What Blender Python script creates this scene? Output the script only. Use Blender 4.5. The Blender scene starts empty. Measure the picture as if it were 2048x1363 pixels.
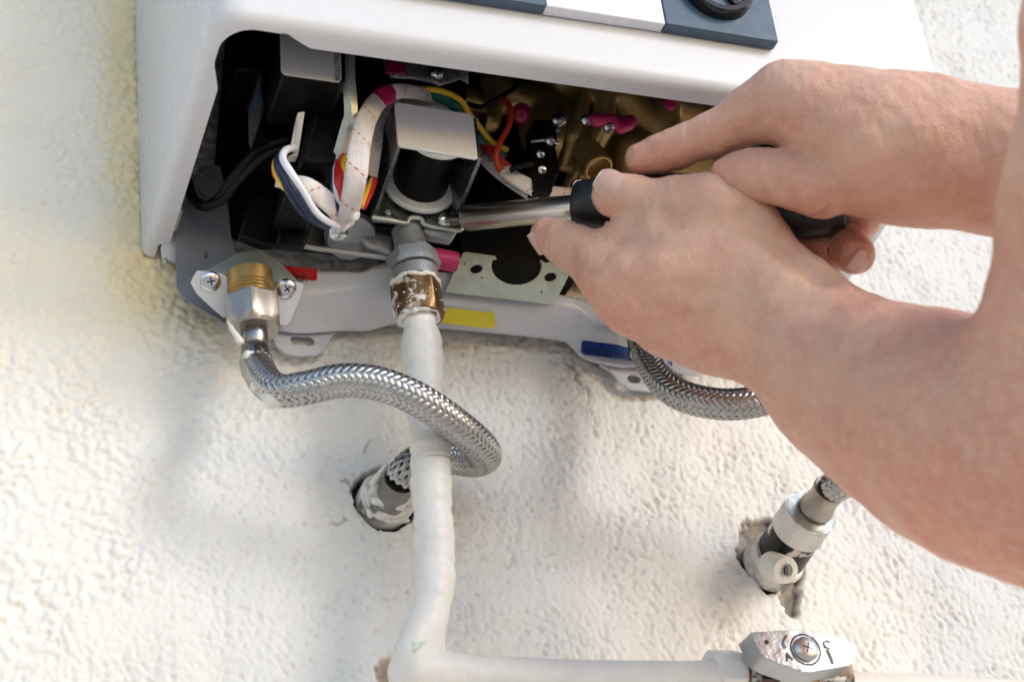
import bpy, bmesh, math, random
import numpy as np
from mathutils import Vector, Matrix
from mathutils.geometry import tessellate_polygon

S = 0.001                       # the scene is laid out in millimetres, built in metres
rng = np.random.default_rng(7)
random.seed(7)
scene = bpy.context.scene
COL = scene.collection

# ------------------------------------------------------------------ camera
F = 3788.08                     # focal length in pixels of a 2048 px wide picture
CAM = np.array([-120.697, -657.624, -444.383])
R = np.array([[0.9432757739, 0.3271504488, -0.0565985701],
              [-0.3089687636, 0.8025641585, -0.5103225203],
              [-0.1215282578, 0.4988620605, 0.8581185974]])   # columns: right, forward, up
cam = bpy.data.cameras.new('camera')
camo = bpy.data.objects.new('camera', cam)
COL.objects.link(camo)
m = Matrix(((R[0, 0], R[0, 2], -R[0, 1], CAM[0] * S),
            (R[1, 0], R[1, 2], -R[1, 1], CAM[1] * S),
            (R[2, 0], R[2, 2], -R[2, 1], CAM[2] * S), (0, 0, 0, 1)))
camo.matrix_world = m
cam.sensor_width = 36.0
cam.lens = F / 2048 * 36
cam.clip_start = 0.01
cam.clip_end = 500
cam.dof.use_dof = True
cam.dof.focus_distance = 0.77
cam.dof.aperture_fstop = 10.0
scene.camera = camo

# ------------------------------------------------------------------ light
SUNV = Vector((0.78, -1.0, 0.56)).normalized()          # towards the sun
world = bpy.data.worlds.new('World')
scene.world = world
world.use_nodes = True
wn = world.node_tree
wn.nodes.clear()
sky = wn.nodes.new('ShaderNodeTexSky')
sky.sky_type = 'NISHITA'
sky.sun_disc = False
sky.sun_elevation = math.asin(SUNV.z)
sky.sun_rotation = math.atan2(SUNV.x, SUNV.y)
sky.air_density = 1.0
sky.dust_density = 0.7
sky.ozone_density = 0.9
bg = wn.nodes.new('ShaderNodeBackground')
bg.inputs[1].default_value = 0.15
out = wn.nodes.new('ShaderNodeOutputWorld')
wn.links.new(sky.outputs[0], bg.inputs[0])
wn.links.new(bg.outputs[0], out.inputs[0])
sd = bpy.data.lights.new('sun', 'SUN')
sd.energy = 0.8
sd.angle = math.radians(17)
sd.color = (1.0, 0.985, 0.97)
so = bpy.data.objects.new('sun', sd)
COL.objects.link(so)
so.rotation_euler = SUNV.to_track_quat('Z', 'Y').to_euler()
scene.view_settings.view_transform = 'Standard'
scene.view_settings.look = 'None'
scene.view_settings.exposure = 0.8
scene.view_settings.gamma = 1.0


# ------------------------------------------------------------------ geometry helpers
def ray(px, py):
    return R @ np.array([(px - 1024) / F, 1.0, -(py - 681.5) / F])


def U(px, py, y):               # the point of the plane at distance -y before the wall
    r = ray(px, py)
    return CAM + r * ((y - CAM[1]) / r[1])


def UZ(px, py, z):
    r = ray(px, py)
    return CAM + r * ((z - CAM[2]) / r[2])


def VD(px, py, d):
    return CAM + ray(px, py) * d


def PL(px, py, p0, n):
    r = ray(px, py)
    return CAM + r * (np.dot(np.array(p0) - CAM, n) / np.dot(r, n))


def nrm(v):
    v = np.array(v, float)
    return v / (np.linalg.norm(v) + 1e-12)


def frame(ax):
    ax = nrm(ax)
    a = np.array([0, 0, 1.0]) if abs(ax[2]) < .9 else np.array([1.0, 0, 0])
    u = nrm(np.cross(a, ax))
    return u, np.cross(ax, u)


def spline(pts, n):
    pts = np.array(pts, float)
    if len(pts) == 2:
        t = np.linspace(0, 1, n)[:, None]
        return pts[0] * (1 - t) + pts[1] * t
    P = np.vstack([2 * pts[0] - pts[1], pts, 2 * pts[-1] - pts[-2]])
    o = []
    for i in range(1, len(P) - 2):
        for t in np.linspace(0, 1, 24, endpoint=False):
            a, b, c, d = P[i - 1], P[i], P[i + 1], P[i + 2]
            o.append(.5 * ((2 * b) + (c - a) * t + (2 * a - 5 * b + 4 * c - d) * t * t + (3 * b - a - 3 * c + d) * t ** 3))
    o.append(pts[-1])
    o = np.array(o)
    L = np.r_[0, np.cumsum(np.linalg.norm(np.diff(o[:, :3], axis=0), axis=1))]
    s = np.linspace(0, L[-1], n)
    return np.stack([np.interp(s, L, o[:, k]) for k in range(o.shape[1])], 1)


def pframes(c):                 # rotation-minimising frames along a curve
    T = np.gradient(c, axis=0)
    T /= np.linalg.norm(T, axis=1)[:, None] + 1e-12
    u, v = frame(T[0])
    Us = [u]
    for i in range(1, len(c)):
        u = Us[-1] - T[i] * np.dot(Us[-1], T[i])
        Us.append(nrm(u))
    Us = np.array(Us)
    return T, Us, np.cross(T, Us)


WLOC = {}


class MB:
    def __init__(s):
        s.v = []
        s.f = []
        s.n = 0

    def add(s, v, f):
        s.v.append(np.array(v, float).reshape(-1, 3))
        s.f += [tuple(int(i) + s.n for i in q) for q in f]
        s.n += len(s.v[-1])
        return s

    def tube(s, pts, r, seg=14, caps=True, n=None, flat=1.0, up=None):
        c = spline(pts, n) if n else np.array(pts, float)
        r = np.array(r, float) * np.ones(1)
        if len(r) != len(c):
            r = np.interp(np.linspace(0, 1, len(c)), np.linspace(0, 1, len(r)), r) if len(r) > 1 else np.full(len(c), r[0])
        T, A, B = pframes(c)
        if up is not None:
            A = np.cross(T, np.array(up, float)); A /= np.linalg.norm(A, axis=1)[:, None]
            B = np.cross(T, A)
        th = np.arange(seg) * 2 * math.pi / seg
        V = (c[:, None] + r[:, None, None] * (np.cos(th)[None, :, None] * A[:, None] + flat * np.sin(th)[None, :, None] * B[:, None]))
        N = len(c)
        fs = []
        for i in range(N - 1):
            for j in range(seg):
                k = (j + 1) % seg
                fs.append((i * seg + j, i * seg + k, (i + 1) * seg + k, (i + 1) * seg + j))
        if caps:
            fs.append(tuple(range(seg))[::-1])
            fs.append(tuple((N - 1) * seg + j for j in range(seg)))
        return s.add(V.reshape(-1, 3), fs)

    def lathe(s, o, ax, prof, seg=32, hexa=None, ph=0.0, uv=None):
        """prof: list of (t, r) along the axis; hexa = set of profile rows that are hexagonal"""
        o = np.array(o, float)
        ax = nrm(ax)
        u, v = frame(ax) if uv is None else uv
        rows = []
        for k, (t, r) in enumerate(prof):
            th = np.arange(seg) * 2 * math.pi / seg + ph
            rr = np.full(seg, float(r))
            if hexa and k in hexa:
                a = (th - ph + math.pi / 6) % (math.pi / 3) - math.pi / 6
                rr = r * math.cos(math.pi / 6) / np.cos(a)
                rr = np.minimum(rr, r * .975)
            rows.append(o + ax * t + rr[:, None] * (np.cos(th)[:, None] * u + np.sin(th)[:, None] * v))
        V = np.vstack(rows)
        fs = []
        for i in range(len(prof) - 1):
            for j in range(seg):
                k = (j + 1) % seg
                fs.append((i * seg + j, i * seg + k, (i + 1) * seg + k, (i + 1) * seg + j))
        if prof[0][1] > 1e-6:
            fs.append(tuple(range(seg))[::-1])
        if prof[-1][1] > 1e-6:
            fs.append(tuple((len(prof) - 1) * seg + j for j in range(seg)))
        return s.add(V, fs)

    def prism(s, loops, vec, holes=()):
        """loops: outer 3-D polygon; holes: list of polygons; extruded by vec"""
        L = [np.array(loops, float)] + [np.array(h, float) for h in holes]
        vec = np.array(vec, float)
        tri = tessellate_polygon([[Vector(p) for p in l] for l in L])
        V = np.vstack(L)
        n = len(V)
        fs = [tuple(t) for t in tri] + [tuple(i + n for i in t[::-1]) for t in tri]
        k = 0
        for l in L:
            m_ = len(l)
            for i in range(m_):
                j = (i + 1) % m_
                fs.append((k + i, k + j, k + j + n, k + i + n))
            k += m_
        return s.add(np.vstack([V, V + vec]), fs)

    def box(s, o, e1, e2, e3):
        o, e1, e2, e3 = [np.array(a, float) for a in (o, e1, e2, e3)]
        return s.prism([o, o + e1, o + e1 + e2, o + e2], e3)

    def grid(s, P):
        P = np.array(P, float)
        n, m_ = P.shape[:2]
        return s.add(P.reshape(-1, 3), [(i * m_ + j, i * m_ + j + 1, (i + 1) * m_ + j + 1, (i + 1) * m_ + j)
                                        for i in range(n - 1) for j in range(m_ - 1)])

    def build(s, name, mat, parent=None, smooth=True, bevel=0, solid=0, sub=0, angle=35, label=None, kind=None, fix=True):
        V = np.vstack(s.v)
        c = (V.min(0) + V.max(0)) / 2
        me = bpy.data.meshes.new(name)
        me.from_pydata(((V - c) * S).tolist(), [], s.f)
        if fix:
            bm = bmesh.new()
            bm.from_mesh(me)
            bmesh.ops.recalc_face_normals(bm, faces=bm.faces)
            bm.to_mesh(me)
            bm.free()
        if smooth:
            me.shade_smooth()
        me.update()
        return link(name, me, c, mat, parent, smooth, bevel, solid, sub, angle, label, kind)


def link(name, me, c, mat, parent=None, smooth=True, bevel=0, solid=0, sub=0, angle=35, label=None, kind=None):
    o = bpy.data.objects.new(name, me)
    COL.objects.link(o)
    if mat is not None and not me.materials:
        me.materials.append(mat)
    pl = np.zeros(3)
    if parent is not None:
        o.parent = parent
        pl = WLOC[parent.name]
    o.location = Vector((np.array(c) - pl) * S)
    WLOC[o.name] = np.array(c, float)
    if solid:
        q = o.modifiers.new('solid', 'SOLIDIFY')
        q.thickness = solid * S
        q.offset = 0
    if bevel:
        q = o.modifiers.new('bevel', 'BEVEL')
        q.width = bevel * S
        q.segments = 2
        q.limit_method = 'ANGLE'
        q.angle_limit = math.radians(40)
    if sub:
        q = o.modifiers.new('sub', 'SUBSURF')
        q.levels = q.render_levels = sub
    if smooth:
        try:
            me.set_sharp_from_angle(angle=math.radians(angle))
        except Exception:
            pass
    if label:
        o['label'] = label
    if kind:
        o['kind'] = kind
    return o


def empty(name, loc, label=None, cat=None, group=None, parent=None):
    o = bpy.data.objects.new(name, None)
    COL.objects.link(o)
    pl = np.zeros(3)
    if parent is not None:
        o.parent = parent
        pl = WLOC[parent.name]
    o.location = Vector((np.array(loc, float) - pl) * S)
    o.empty_display_size = 0.02
    WLOC[o.name] = np.array(loc, float)
    if label:
        o['label'] = label
    if cat:
        o['category'] = cat
    if group:
        o['group'] = group
    return o


def text(txt, org, xd, yd, size, mat, parent, name='lettering', ext=0.06, align='LEFT'):
    cu = bpy.data.curves.new('t', 'FONT')
    cu.body = txt
    cu.size = size * S
    cu.extrude = ext * S
    cu.align_x = align
    t = bpy.data.objects.new('t', cu)
    COL.objects.link(t)
    bpy.context.view_layer.update()
    me = bpy.data.meshes.new_from_object(t.evaluated_get(bpy.context.evaluated_depsgraph_get()))
    bpy.data.objects.remove(t)
    xd = nrm(xd)
    zd = nrm(np.cross(xd, nrm(yd)))
    yd = np.cross(zd, xd)
    M_ = Matrix(((xd[0], yd[0], zd[0], 0), (xd[1], yd[1], zd[1], 0), (xd[2], yd[2], zd[2], 0), (0, 0, 0, 1)))
    me.transform(M_)
    me.name = name
    me.materials.clear()
    return link(name, me, org, mat, parent, smooth=False)


def PX(l, y):
    return [U(a, b, y) for a, b in l]


def smooth_poly(l, it=2):
    l = [np.array(p, float) for p in l]
    for _ in range(it):
        o = []
        for i in range(len(l)):
            a, b = l[i], l[(i + 1) % len(l)]
            o += [a * .75 + b * .25, a * .25 + b * .75]
        l = o
    return l


def ellipse_px(cx, cy, rx, ry, rot=0, n=20):
    o = []
    c, s_ = math.cos(math.radians(rot)), math.sin(math.radians(rot))
    for i in range(n):
        t = 2 * math.pi * i / n
        x, y = rx * math.cos(t), ry * math.sin(t)
        o.append((cx + x * c - y * s_, cy + x * s_ + y * c))
    return o


# ------------------------------------------------------------------ materials
def lin(r, g, b):
    return tuple((c / 255 / 12.92 if c / 255 <= .04045 else ((c / 255 + .055) / 1.055) ** 2.4) for c in (r, g, b)) + (1,)


class NT:
    def __init__(s, name):
        s.m = bpy.data.materials.new(name)
        s.m.use_nodes = True
        s.t = s.m.node_tree
        s.b = s.t.nodes['Principled BSDF']

    def n(s, typ, **k):
        q = s.t.nodes.new(typ)
        for a, b in k.items():
            if a in q.inputs:
                q.inputs[a].default_value = b
            else:
                setattr(q, a, b)
        return q

    def l(s, a, b):
        s.t.links.new(a, b)

    def noise(s, scale, detail=4, rough=.55, vec=None):
        q = s.n('ShaderNodeTexNoise')
        q.inputs['Scale'].default_value = scale
        q.inputs['Detail'].default_value = detail
        q.inputs['Roughness'].default_value = rough
        if vec is None:
            vec = s.coord()
        s.l(vec, q.inputs['Vector'])
        return q.outputs[0]

    def coord(s):
        if not hasattr(s, '_c'):
            s._c = s.n('ShaderNodeNewGeometry').outputs['Position']
        return s._c

    def ramp(s, fac, stops):
        q = s.n('ShaderNodeValToRGB')
        e = q.color_ramp.elements
        while len(e) < len(stops):
            e.new(.5)
        for el, (p, c) in zip(e, stops):
            el.position = p
            el.color = c if len(c) == 4 else tuple(c) + (1,)
        s.l(fac, q.inputs[0])
        return q.outputs[0]

    def mix(s, fac, a, b, blend='MIX'):
        q = s.n('ShaderNodeMix', data_type='RGBA', blend_type=blend)
        for i, x in ((0, fac), (6, a), (7, b)):
            if hasattr(x, 'is_linked') or hasattr(x, 'links'):
                s.l(x, q.inputs[i])
            else:
                q.inputs[i].default_value = x
        return q.outputs[2]

    def bump(s, h, dist, strength=1.0):
        q = s.n('ShaderNodeBump')
        q.inputs['Strength'].default_value = strength
        q.inputs['Distance'].default_value = dist * S
        s.l(h, q.inputs['Height'])
        if s.b.inputs['Normal'].links:
            s.l(s.b.inputs['Normal'].links[0].from_socket, q.inputs['Normal'])
        s.l(q.outputs[0], s.b.inputs['Normal'])


def simple(name, col, rough=.4, metal=0.0, var=.06, vscale=120, bump=0.0, bscale=900, rvar=.1, spec=.5, coat=0):
    t = NT(name)
    n1 = t.noise(vscale, 5)
    a = tuple(c * (1 - var) for c in col[:3]) + (1,)
    b = tuple(min(1, c * (1 + var)) for c in col[:3]) + (1,)
    t.l(t.ramp(n1, [(.3, a), (.7, b)]), t.b.inputs['Base Color'])
    n2 = t.noise(vscale * 2.3, 3)
    r = t.ramp(n2, [(.3, (max(.02, rough - rvar),) * 3), (.7, (min(1, rough + rvar),) * 3)])
    t.l(r, t.b.inputs['Roughness'])
    t.b.inputs['Metallic'].default_value = metal
    t.b.inputs['Specular IOR Level'].default_value = spec
    t.b.inputs['Coat Weight'].default_value = coat
    if bump:
        t.bump(t.noise(bscale, 3), bump)
    return t.m


M = {}
M['case'] = simple('white_enamel', (.64, .645, .675, 1), .27, var=.01, vscale=25, bump=.008, bscale=700, rvar=.015, spec=.35)
M['sheet'] = simple('grey_enamel_sheet', (.54, .54, .575, 1), .34, var=.05, vscale=60, bump=.03, bscale=1400)
M['inner'] = simple('dark_sheet', (.075, .078, .09, 1), .35, var=.25, vscale=50, bump=.03, bscale=900)
M['inner2'] = simple('grey_sheet_shaded', (.20, .205, .24, 1), .4, var=.1, vscale=50, bump=.03, bscale=900)
M['black'] = simple('black_plastic', (.003, .003, .0035, 1), .42, var=.2, vscale=90, bump=.02, bscale=1500, spec=.14)
M['blackgloss'] = simple('black_gloss', (.008, .008, .009, 1), .12, var=.1, rvar=.04)
M['void'] = simple('shade_and_part_black', (.004, .004, .004, 1), .8, var=.3, spec=.2)
M['zinc'] = simple('galvanised_steel', (.50, .53, .50, 1), .36, .75, var=.16, vscale=220, bump=.03, bscale=1200, rvar=.12)
M['zincdark'] = simple('zinc_steel_dark', (.20, .215, .215, 1), .28, .85, var=.25, vscale=120, bump=.02, bscale=900)  # dark copy of the zinc, dark reflections put into the colour
M['zincplate'] = simple('dull_zinc_plate', (.50, .54, .50, 1), .5, .35, var=.12, vscale=160, bump=.03, bscale=1600)
M['cast'] = simple('cast_aluminium', (.36, .37, .39, 1), .5, .6, var=.12, vscale=300, bump=.12, bscale=2200)
M['steel'] = simple('satin_steel', (.62, .59, .55, 1), .30, 1.0, var=.02, vscale=30, rvar=.02)
M['nickel'] = simple('nickel_plate', (.40, .365, .325, 1), .38, .95, var=.07, vscale=160, bump=.015, bscale=900, rvar=.05)
M['ferrule'] = simple('dark_steel_ferrule', (.30, .28, .265, 1), .26, 1.0, var=.14, vscale=150, rvar=.08)
M['braid'] = simple('braided_steel_wire', (.47, .46, .445, 1), .33, 1.0, var=.14, vscale=300, rvar=.1)
M['braidcore'] = simple('hose_rubber_core', (.05, .048, .045, 1), .6)
M['brass'] = simple('brass', (.42, .26, .085, 1), .42, .8, var=.16, vscale=180, bump=.05, bscale=1500, rvar=.12)
M['brassdull'] = simple('cast_brass', (.38, .25, .095, 1), .4, .7, var=.2, vscale=70, bump=.10, bscale=1400, rvar=.14)
M['screw'] = simple('zinc_screw', (.62, .63, .64, 1), .2, 1.0, var=.12, vscale=400, rvar=.1)
M['pink'] = simple('pink_marking_paint', (.42, .012, .09, 1), .4, var=.2, vscale=500, bump=.1, bscale=1500)
M['red_l'] = simple('red_tape', (.40, .012, .016, 1), .3, var=.05)
M['yellow_l'] = simple('yellow_tape', (.62, .50, .02, 1), .35, var=.04)
M['blue_l'] = simple('blue_tape', (.008, .035, .19, 1), .3, var=.06)
M['ink'] = simple('black_print', (.012, .012, .02, 1), .5)
M['inkred'] = simple('dark_red_print', (.10, .006, .008, 1), .5)
M['navyink'] = simple('dark_blue_print', (.004, .010, .06, 1), .5)
M['wred'] = simple('red_wire', (.55, .018, .02, 1), .38, var=.05)
M['worange'] = simple('orange_red_wire', (.62, .06, .025, 1), .38, var=.05)
M['wyellow'] = simple('yellow_wire', (.75, .45, .02, 1), .38, var=.05)
M['wblue'] = simple('navy_wire', (.007, .018, .055, 1), .38, var=.05)
M['wgreen'] = simple('green_wire', (.01, .13, .09, 1), .38, var=.05)
M['wwhite'] = simple('white_wire', (.75, .75, .82, 1), .38, var=.03)
M['wblack'] = simple('black_wire', (.004, .004, .004, 1), .5, spec=.2)
M['nylon'] = simple('white_nylon', (.70, .72, .70, 1), .42, var=.04)
M['framelit'] = simple('frame_steel_lit', (.80, .78, .80, 1), .4, var=.015)  # steel frame front, the daylight on it put into the colour
M['sticker'] = simple('silver_grey_sticker', (.52, .50, .50, 1), .45, var=.03)
M['navy'] = simple('slate_blue_panel', (.045, .085, .135, 1), .42, var=.05, vscale=80, bump=.03, bscale=1600)
M['silver'] = simple('silver_white_panel', (.74, .76, .82, 1), .25, var=.01)
M['rubber'] = simple('black_rubber_grip', (.010, .010, .012, 1), .42, var=.2, bump=.02, bscale=1200)
M['added_ground'] = simple('bounce_paving', (.56, .51, .45, 1), .8, var=.15, vscale=4)


def painted(name, base, under, scale, lo, hi, rough=.4, umetal=.8, bumpd=.25):
    """Old wall paint over a fitting, worn through in patches of its own"""
    t = NT(name)
    n1 = t.noise(scale, 8, .62)
    f = t.ramp(n1, [(lo, (0, 0, 0)), (hi, (1, 1, 1))])
    n2 = t.noise(110, 4)
    pc = t.ramp(n2, [(.3, tuple(c * .9 for c in base)), (.7, base)])
    t.l(t.mix(f, tuple(under) + (1,), pc), t.b.inputs['Base Color'])
    mm = t.ramp(f, [(0, (umetal,) * 3), (1, (0, 0, 0))])
    t.l(mm, t.b.inputs['Metallic'])
    t.b.inputs['Roughness'].default_value = rough
    t.bump(f, bumpd)
    t.bump(t.noise(500, 4), .12)
    t.bump(t.noise(70, 5, .6), .9)
    return t.m


M['paint'] = painted('white_gloss_paint_on_pipe', (.80, .76, .70), (.52, .46, .38), 34, .24, .31, rough=.42, umetal=0, bumpd=.1)
M['paintbrass'] = painted('brass_with_paint_remains', (.78, .74, .67), (.20, .115, .05), 40, .60, .64, rough=.3, umetal=.8)
M['tapbody'] = painted('dark_bronze_with_paint', (.78, .74, .67), (.10, .07, .045), 45, .52, .56, rough=.35, umetal=.7)
M['painted_steel'] = painted('steel_with_paint_smears', (.80, .77, .72), (.50, .49, .46), 32, .46, .54, rough=.28, umetal=.95)
M['painted_black'] = painted('black_coupling_with_paint', (.76, .71, .62), (.012, .014, .012), 95, .60, .64, rough=.4, umetal=.2)
M['chrome'] = painted('worn_chrome', (.47, .49, .52), (.10, .09, .07), 120, .26, .31, rough=.34, umetal=.6, bumpd=.15)
_t = M['chrome'].node_tree
_b = _t.nodes['Principled BSDF']
for _l in list(_b.inputs['Metallic'].links):
    _t.links.remove(_l)
_b.inputs['Metallic'].default_value = .92


def sleeve_mat():
    t = NT('woven_white_sleeve')
    uv = t.n('ShaderNodeUVMap').outputs[0]
    mp = t.n('ShaderNodeMapping')
    mp.inputs['Scale'].default_value = (1, 1, 1)
    t.l(uv, mp.inputs[0])
    sep = t.n('ShaderNodeSeparateXYZ')
    t.l(mp.outputs[0], sep.inputs[0])

    def sinw(a, b):
        q = t.n('ShaderNodeMath', operation='MULTIPLY'); t.l(sep.outputs[0], q.inputs[0]); q.inputs[1].default_value = a
        p = t.n('ShaderNodeMath', operation='MULTIPLY_ADD'); t.l(sep.outputs[1], p.inputs[0]); p.inputs[1].default_value = b; t.l(q.outputs[0], p.inputs[2])
        r = t.n('ShaderNodeMath', operation='SINE'); t.l(p.outputs[0], r.inputs[0])
        return r.outputs[0]
    # u runs 0..1 round, v in millimetres along
    a, b = sinw(2 * math.pi * 12, 5.2), sinw(-2 * math.pi * 12, 5.2)
    w = t.n('ShaderNodeMath', operation='MULTIPLY'); t.l(a, w.inputs[0]); t.l(b, w.inputs[1])
    tr = sinw(2 * math.pi * 1, .42)      # the tracer thread
    f = t.ramp(tr, [(.985, (0, 0, 0)), (.995, (1, 1, 1))])
    dash = sinw(0, 4.0)
    g = t.n('ShaderNodeMath', operation='GREATER_THAN'); t.l(dash, g.inputs[0]); g.inputs[1].default_value = -.2
    f2 = t.n('ShaderNodeMath', operation='MULTIPLY'); t.l(f, f2.inputs[0]); t.l(g.outputs[0], f2.inputs[1])
    n = t.noise(90, 4)
    base = t.ramp(n, [(.35, (.58, .52, .50)), (.65, (.80, .76, .74))])
    t.l(t.mix(f2.outputs[0], base, (.50, .10, .03, 1)), t.b.inputs['Base Color'])
    t.b.inputs['Roughness'].default_value = .75
    t.bump(w.outputs[0], .12)
    return t.m


M['sleeve'] = sleeve_mat()


def wall_mat():
    t = NT('rough_painted_stucco')
    at = t.n('ShaderNodeAttribute', attribute_name='tint')
    n1 = t.noise(9, 3)
    c0 = t.ramp(n1, [(.35, (.955, .965, .985)), (.65, (1.0, .985, .955))])
    t.l(t.mix(1.0, at.outputs['Color'], c0, 'MULTIPLY'), t.b.inputs['Base Color'])
    t.b.inputs['Roughness'].default_value = .62
    t.bump(t.noise(420, 6, .6), .2)
    return t.m


M['wall'] = wall_mat()


def skin_mat():
    t = NT('skin')
    at = t.n('ShaderNodeAttribute', attribute_name='tint')
    n1 = t.noise(38, 5, .6)
    n2 = t.noise(260, 4, .6)
    c = t.mix(t.ramp(n1, [(.38, (0, 0, 0)), (.62, (.75, .75, .75))]), at.outputs['Color'], (.60, .285, .20, 1))
    n5 = t.noise(24, 4, .6, vec=None)
    c = t.mix(t.ramp(n5, [(.50, (0, 0, 0)), (.66, (.5, .5, .5))]), c, (.64, .42, .29, 1))
    c = t.mix(t.ramp(n2, [(.42, (0, 0, 0)), (.7, (.45, .45, .45))]), c, (.74, .46, .36, 1))
    n4 = t.noise(75, 2, .5)
    c = t.mix(t.ramp(n4, [(.70, (0, 0, 0)), (.78, (.35, .35, .35))]), c, (.42, .17, .11, 1))
    t.l(c, t.b.inputs['Base Color'])
    t.b.inputs['Subsurface Weight'].default_value = .18
    t.b.inputs['Subsurface Radius'].default_value = (.9, .32, .16)
    t.b.inputs['Subsurface Scale'].default_value = .004
    r = t.ramp(n2, [(.3, (.34,) * 3), (.7, (.50,) * 3)])
    t.l(r, t.b.inputs['Roughness'])
    t.b.inputs['Specular IOR Level'].default_value = .38
    v = t.n('ShaderNodeTexVoronoi', feature='DISTANCE_TO_EDGE')
    v.inputs['Scale'].default_value = 900
    nz = t.n('ShaderNodeTexNoise'); nz.inputs['Scale'].default_value = 200
    t.l(t.coord(), nz.inputs['Vector'])
    ad = t.n('ShaderNodeVectorMath', operation='MULTIPLY_ADD')
    t.l(nz.outputs[1], ad.inputs[0]); ad.inputs[1].default_value = (.004, .004, .004); t.l(t.coord(), ad.inputs[2])
    t.l(ad.outputs[0], v.inputs['Vector'])
    t.bump(t.ramp(v.outputs[0], [(0, (0, 0, 0)), (.35, (1, 1, 1))]), .16)
    t.bump(t.noise(160, 6, .65), .55)
    return t.m


M['skin'] = skin_mat()
M['nail'] = simple('fingernail', (.60, .375, .295, 1), .26, var=.06, vscale=150, rvar=.04)
M['nailtip'] = simple('fingernail_edge', (.74, .66, .58, 1), .35, var=.03)


# ------------------------------------------------------------------ implicit surfaces (for castings and skin)
def surface_nets(D, h, org):
    """D < 0 inside; returns vertices (mm) and quads"""
    ins = D < 0
    nx, ny, nz = D.shape
    c = np.zeros((nx - 1, ny - 1, nz - 1), np.int8)
    for i in (0, 1):
        for j in (0, 1):
            for k in (0, 1):
                c += ins[i:nx - 1 + i, j:ny - 1 + j, k:nz - 1 + k]
    act = (c > 0) & (c < 8)
    idx = np.full(act.shape, -1, np.int64)
    I = np.argwhere(act)
    idx[act] = np.arange(len(I))
    acc = np.zeros((len(I), 3))
    cnt = np.zeros(len(I))
    corners = [(i, j, k) for i in (0, 1) for j in (0, 1) for k in (0, 1)]
    for a in corners:
        for ax in range(3):
            if a[ax] == 0:
                b = list(a)
                b[ax] = 1
                da = D[I[:, 0] + a[0], I[:, 1] + a[1], I[:, 2] + a[2]]
                db = D[I[:, 0] + b[0], I[:, 1] + b[1], I[:, 2] + b[2]]
                mk = (da < 0) != (db < 0)
                t = da / (da - db + 1e-20)
                p = np.tile(np.array(a, float), (len(I), 1))
                p[:, ax] += t
                acc[mk] += p[mk]
                cnt[mk] += 1
    V = (I + acc / cnt[:, None]) * h + org
    Q = []
    for ax in range(3):
        s0 = [slice(None)] * 3
        s1 = [slice(None)] * 3
        s0[ax] = slice(0, -1)
        s1[ax] = slice(1, None)
        ch = ins[tuple(s0)] != ins[tuple(s1)]
        E = np.argwhere(ch)
        o = [x for x in range(3) if x != ax]
        ok = (E[:, o[0]] > 0) & (E[:, o[1]] > 0) & (E[:, o[0]] < D.shape[o[0]] - 1) & (E[:, o[1]] < D.shape[o[1]] - 1)
        E = E[ok]
        sg = ins[tuple(E.T)]
        q = []
        for (u, v) in ((0, 0), (1, 0), (1, 1), (0, 1)):
            e = E.copy()
            e[:, o[0]] -= u
            e[:, o[1]] -= v
            q.append(idx[tuple(e.T)])
        q = np.stack(q, 1)
        flip = sg if ax != 1 else ~sg
        q[flip] = q[flip][:, ::-1]
        Q.append(q)
    return V, np.vstack(Q)


class Field:
    def __init__(s, lo, hi, h):
        s.h = h
        s.org = np.array(lo, float)
        n = np.ceil((np.array(hi) - s.org) / h).astype(int) + 1
        s.D = np.full(n, 50.0, np.float32)
        s.n = n

    def _box(s, lo, hi, pad):
        a = np.clip(np.floor((lo - pad - s.org) / s.h).astype(int), 0, s.n - 1)
        b = np.clip(np.ceil((hi + pad - s.org) / s.h).astype(int) + 1, 1, s.n)
        if np.any(b <= a):
            return None, None
        g = [s.org[k] + s.h * np.arange(a[k], b[k]) for k in range(3)]
        X = np.stack(np.meshgrid(*g, indexing='ij'), -1)
        return tuple(slice(a[k], b[k]) for k in range(3)), X

    def cone(s, A, B, ra, rb, k=4.0, sub=False):
        A, B = np.array(A, float), np.array(B, float)
        mr = max(ra, rb)
        sl, X = s._box(np.minimum(A, B), np.maximum(A, B), mr + 3 * k + 4)
        if sl is None:
            return s
        ab = B - A
        t = np.clip(((X - A) @ ab) / (ab @ ab + 1e-9), 0, 1)
        d = np.linalg.norm(X - (A + t[..., None] * ab), axis=-1) - (ra + (rb - ra) * t)
        D = s.D[sl]
        if sub:
            hh = np.clip(.5 - .5 * (D + d) / k, 0, 1)
            s.D[sl] = D * (1 - hh) + (-d) * hh + k * hh * (1 - hh)
        else:
            hh = np.clip(.5 + .5 * (D - d) / k, 0, 1)
            s.D[sl] = D * (1 - hh) + d * hh - k * hh * (1 - hh)
        return s

    def mesh(s, smooth=0):
        return surface_nets(s.D, s.h, s.org)


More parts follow.
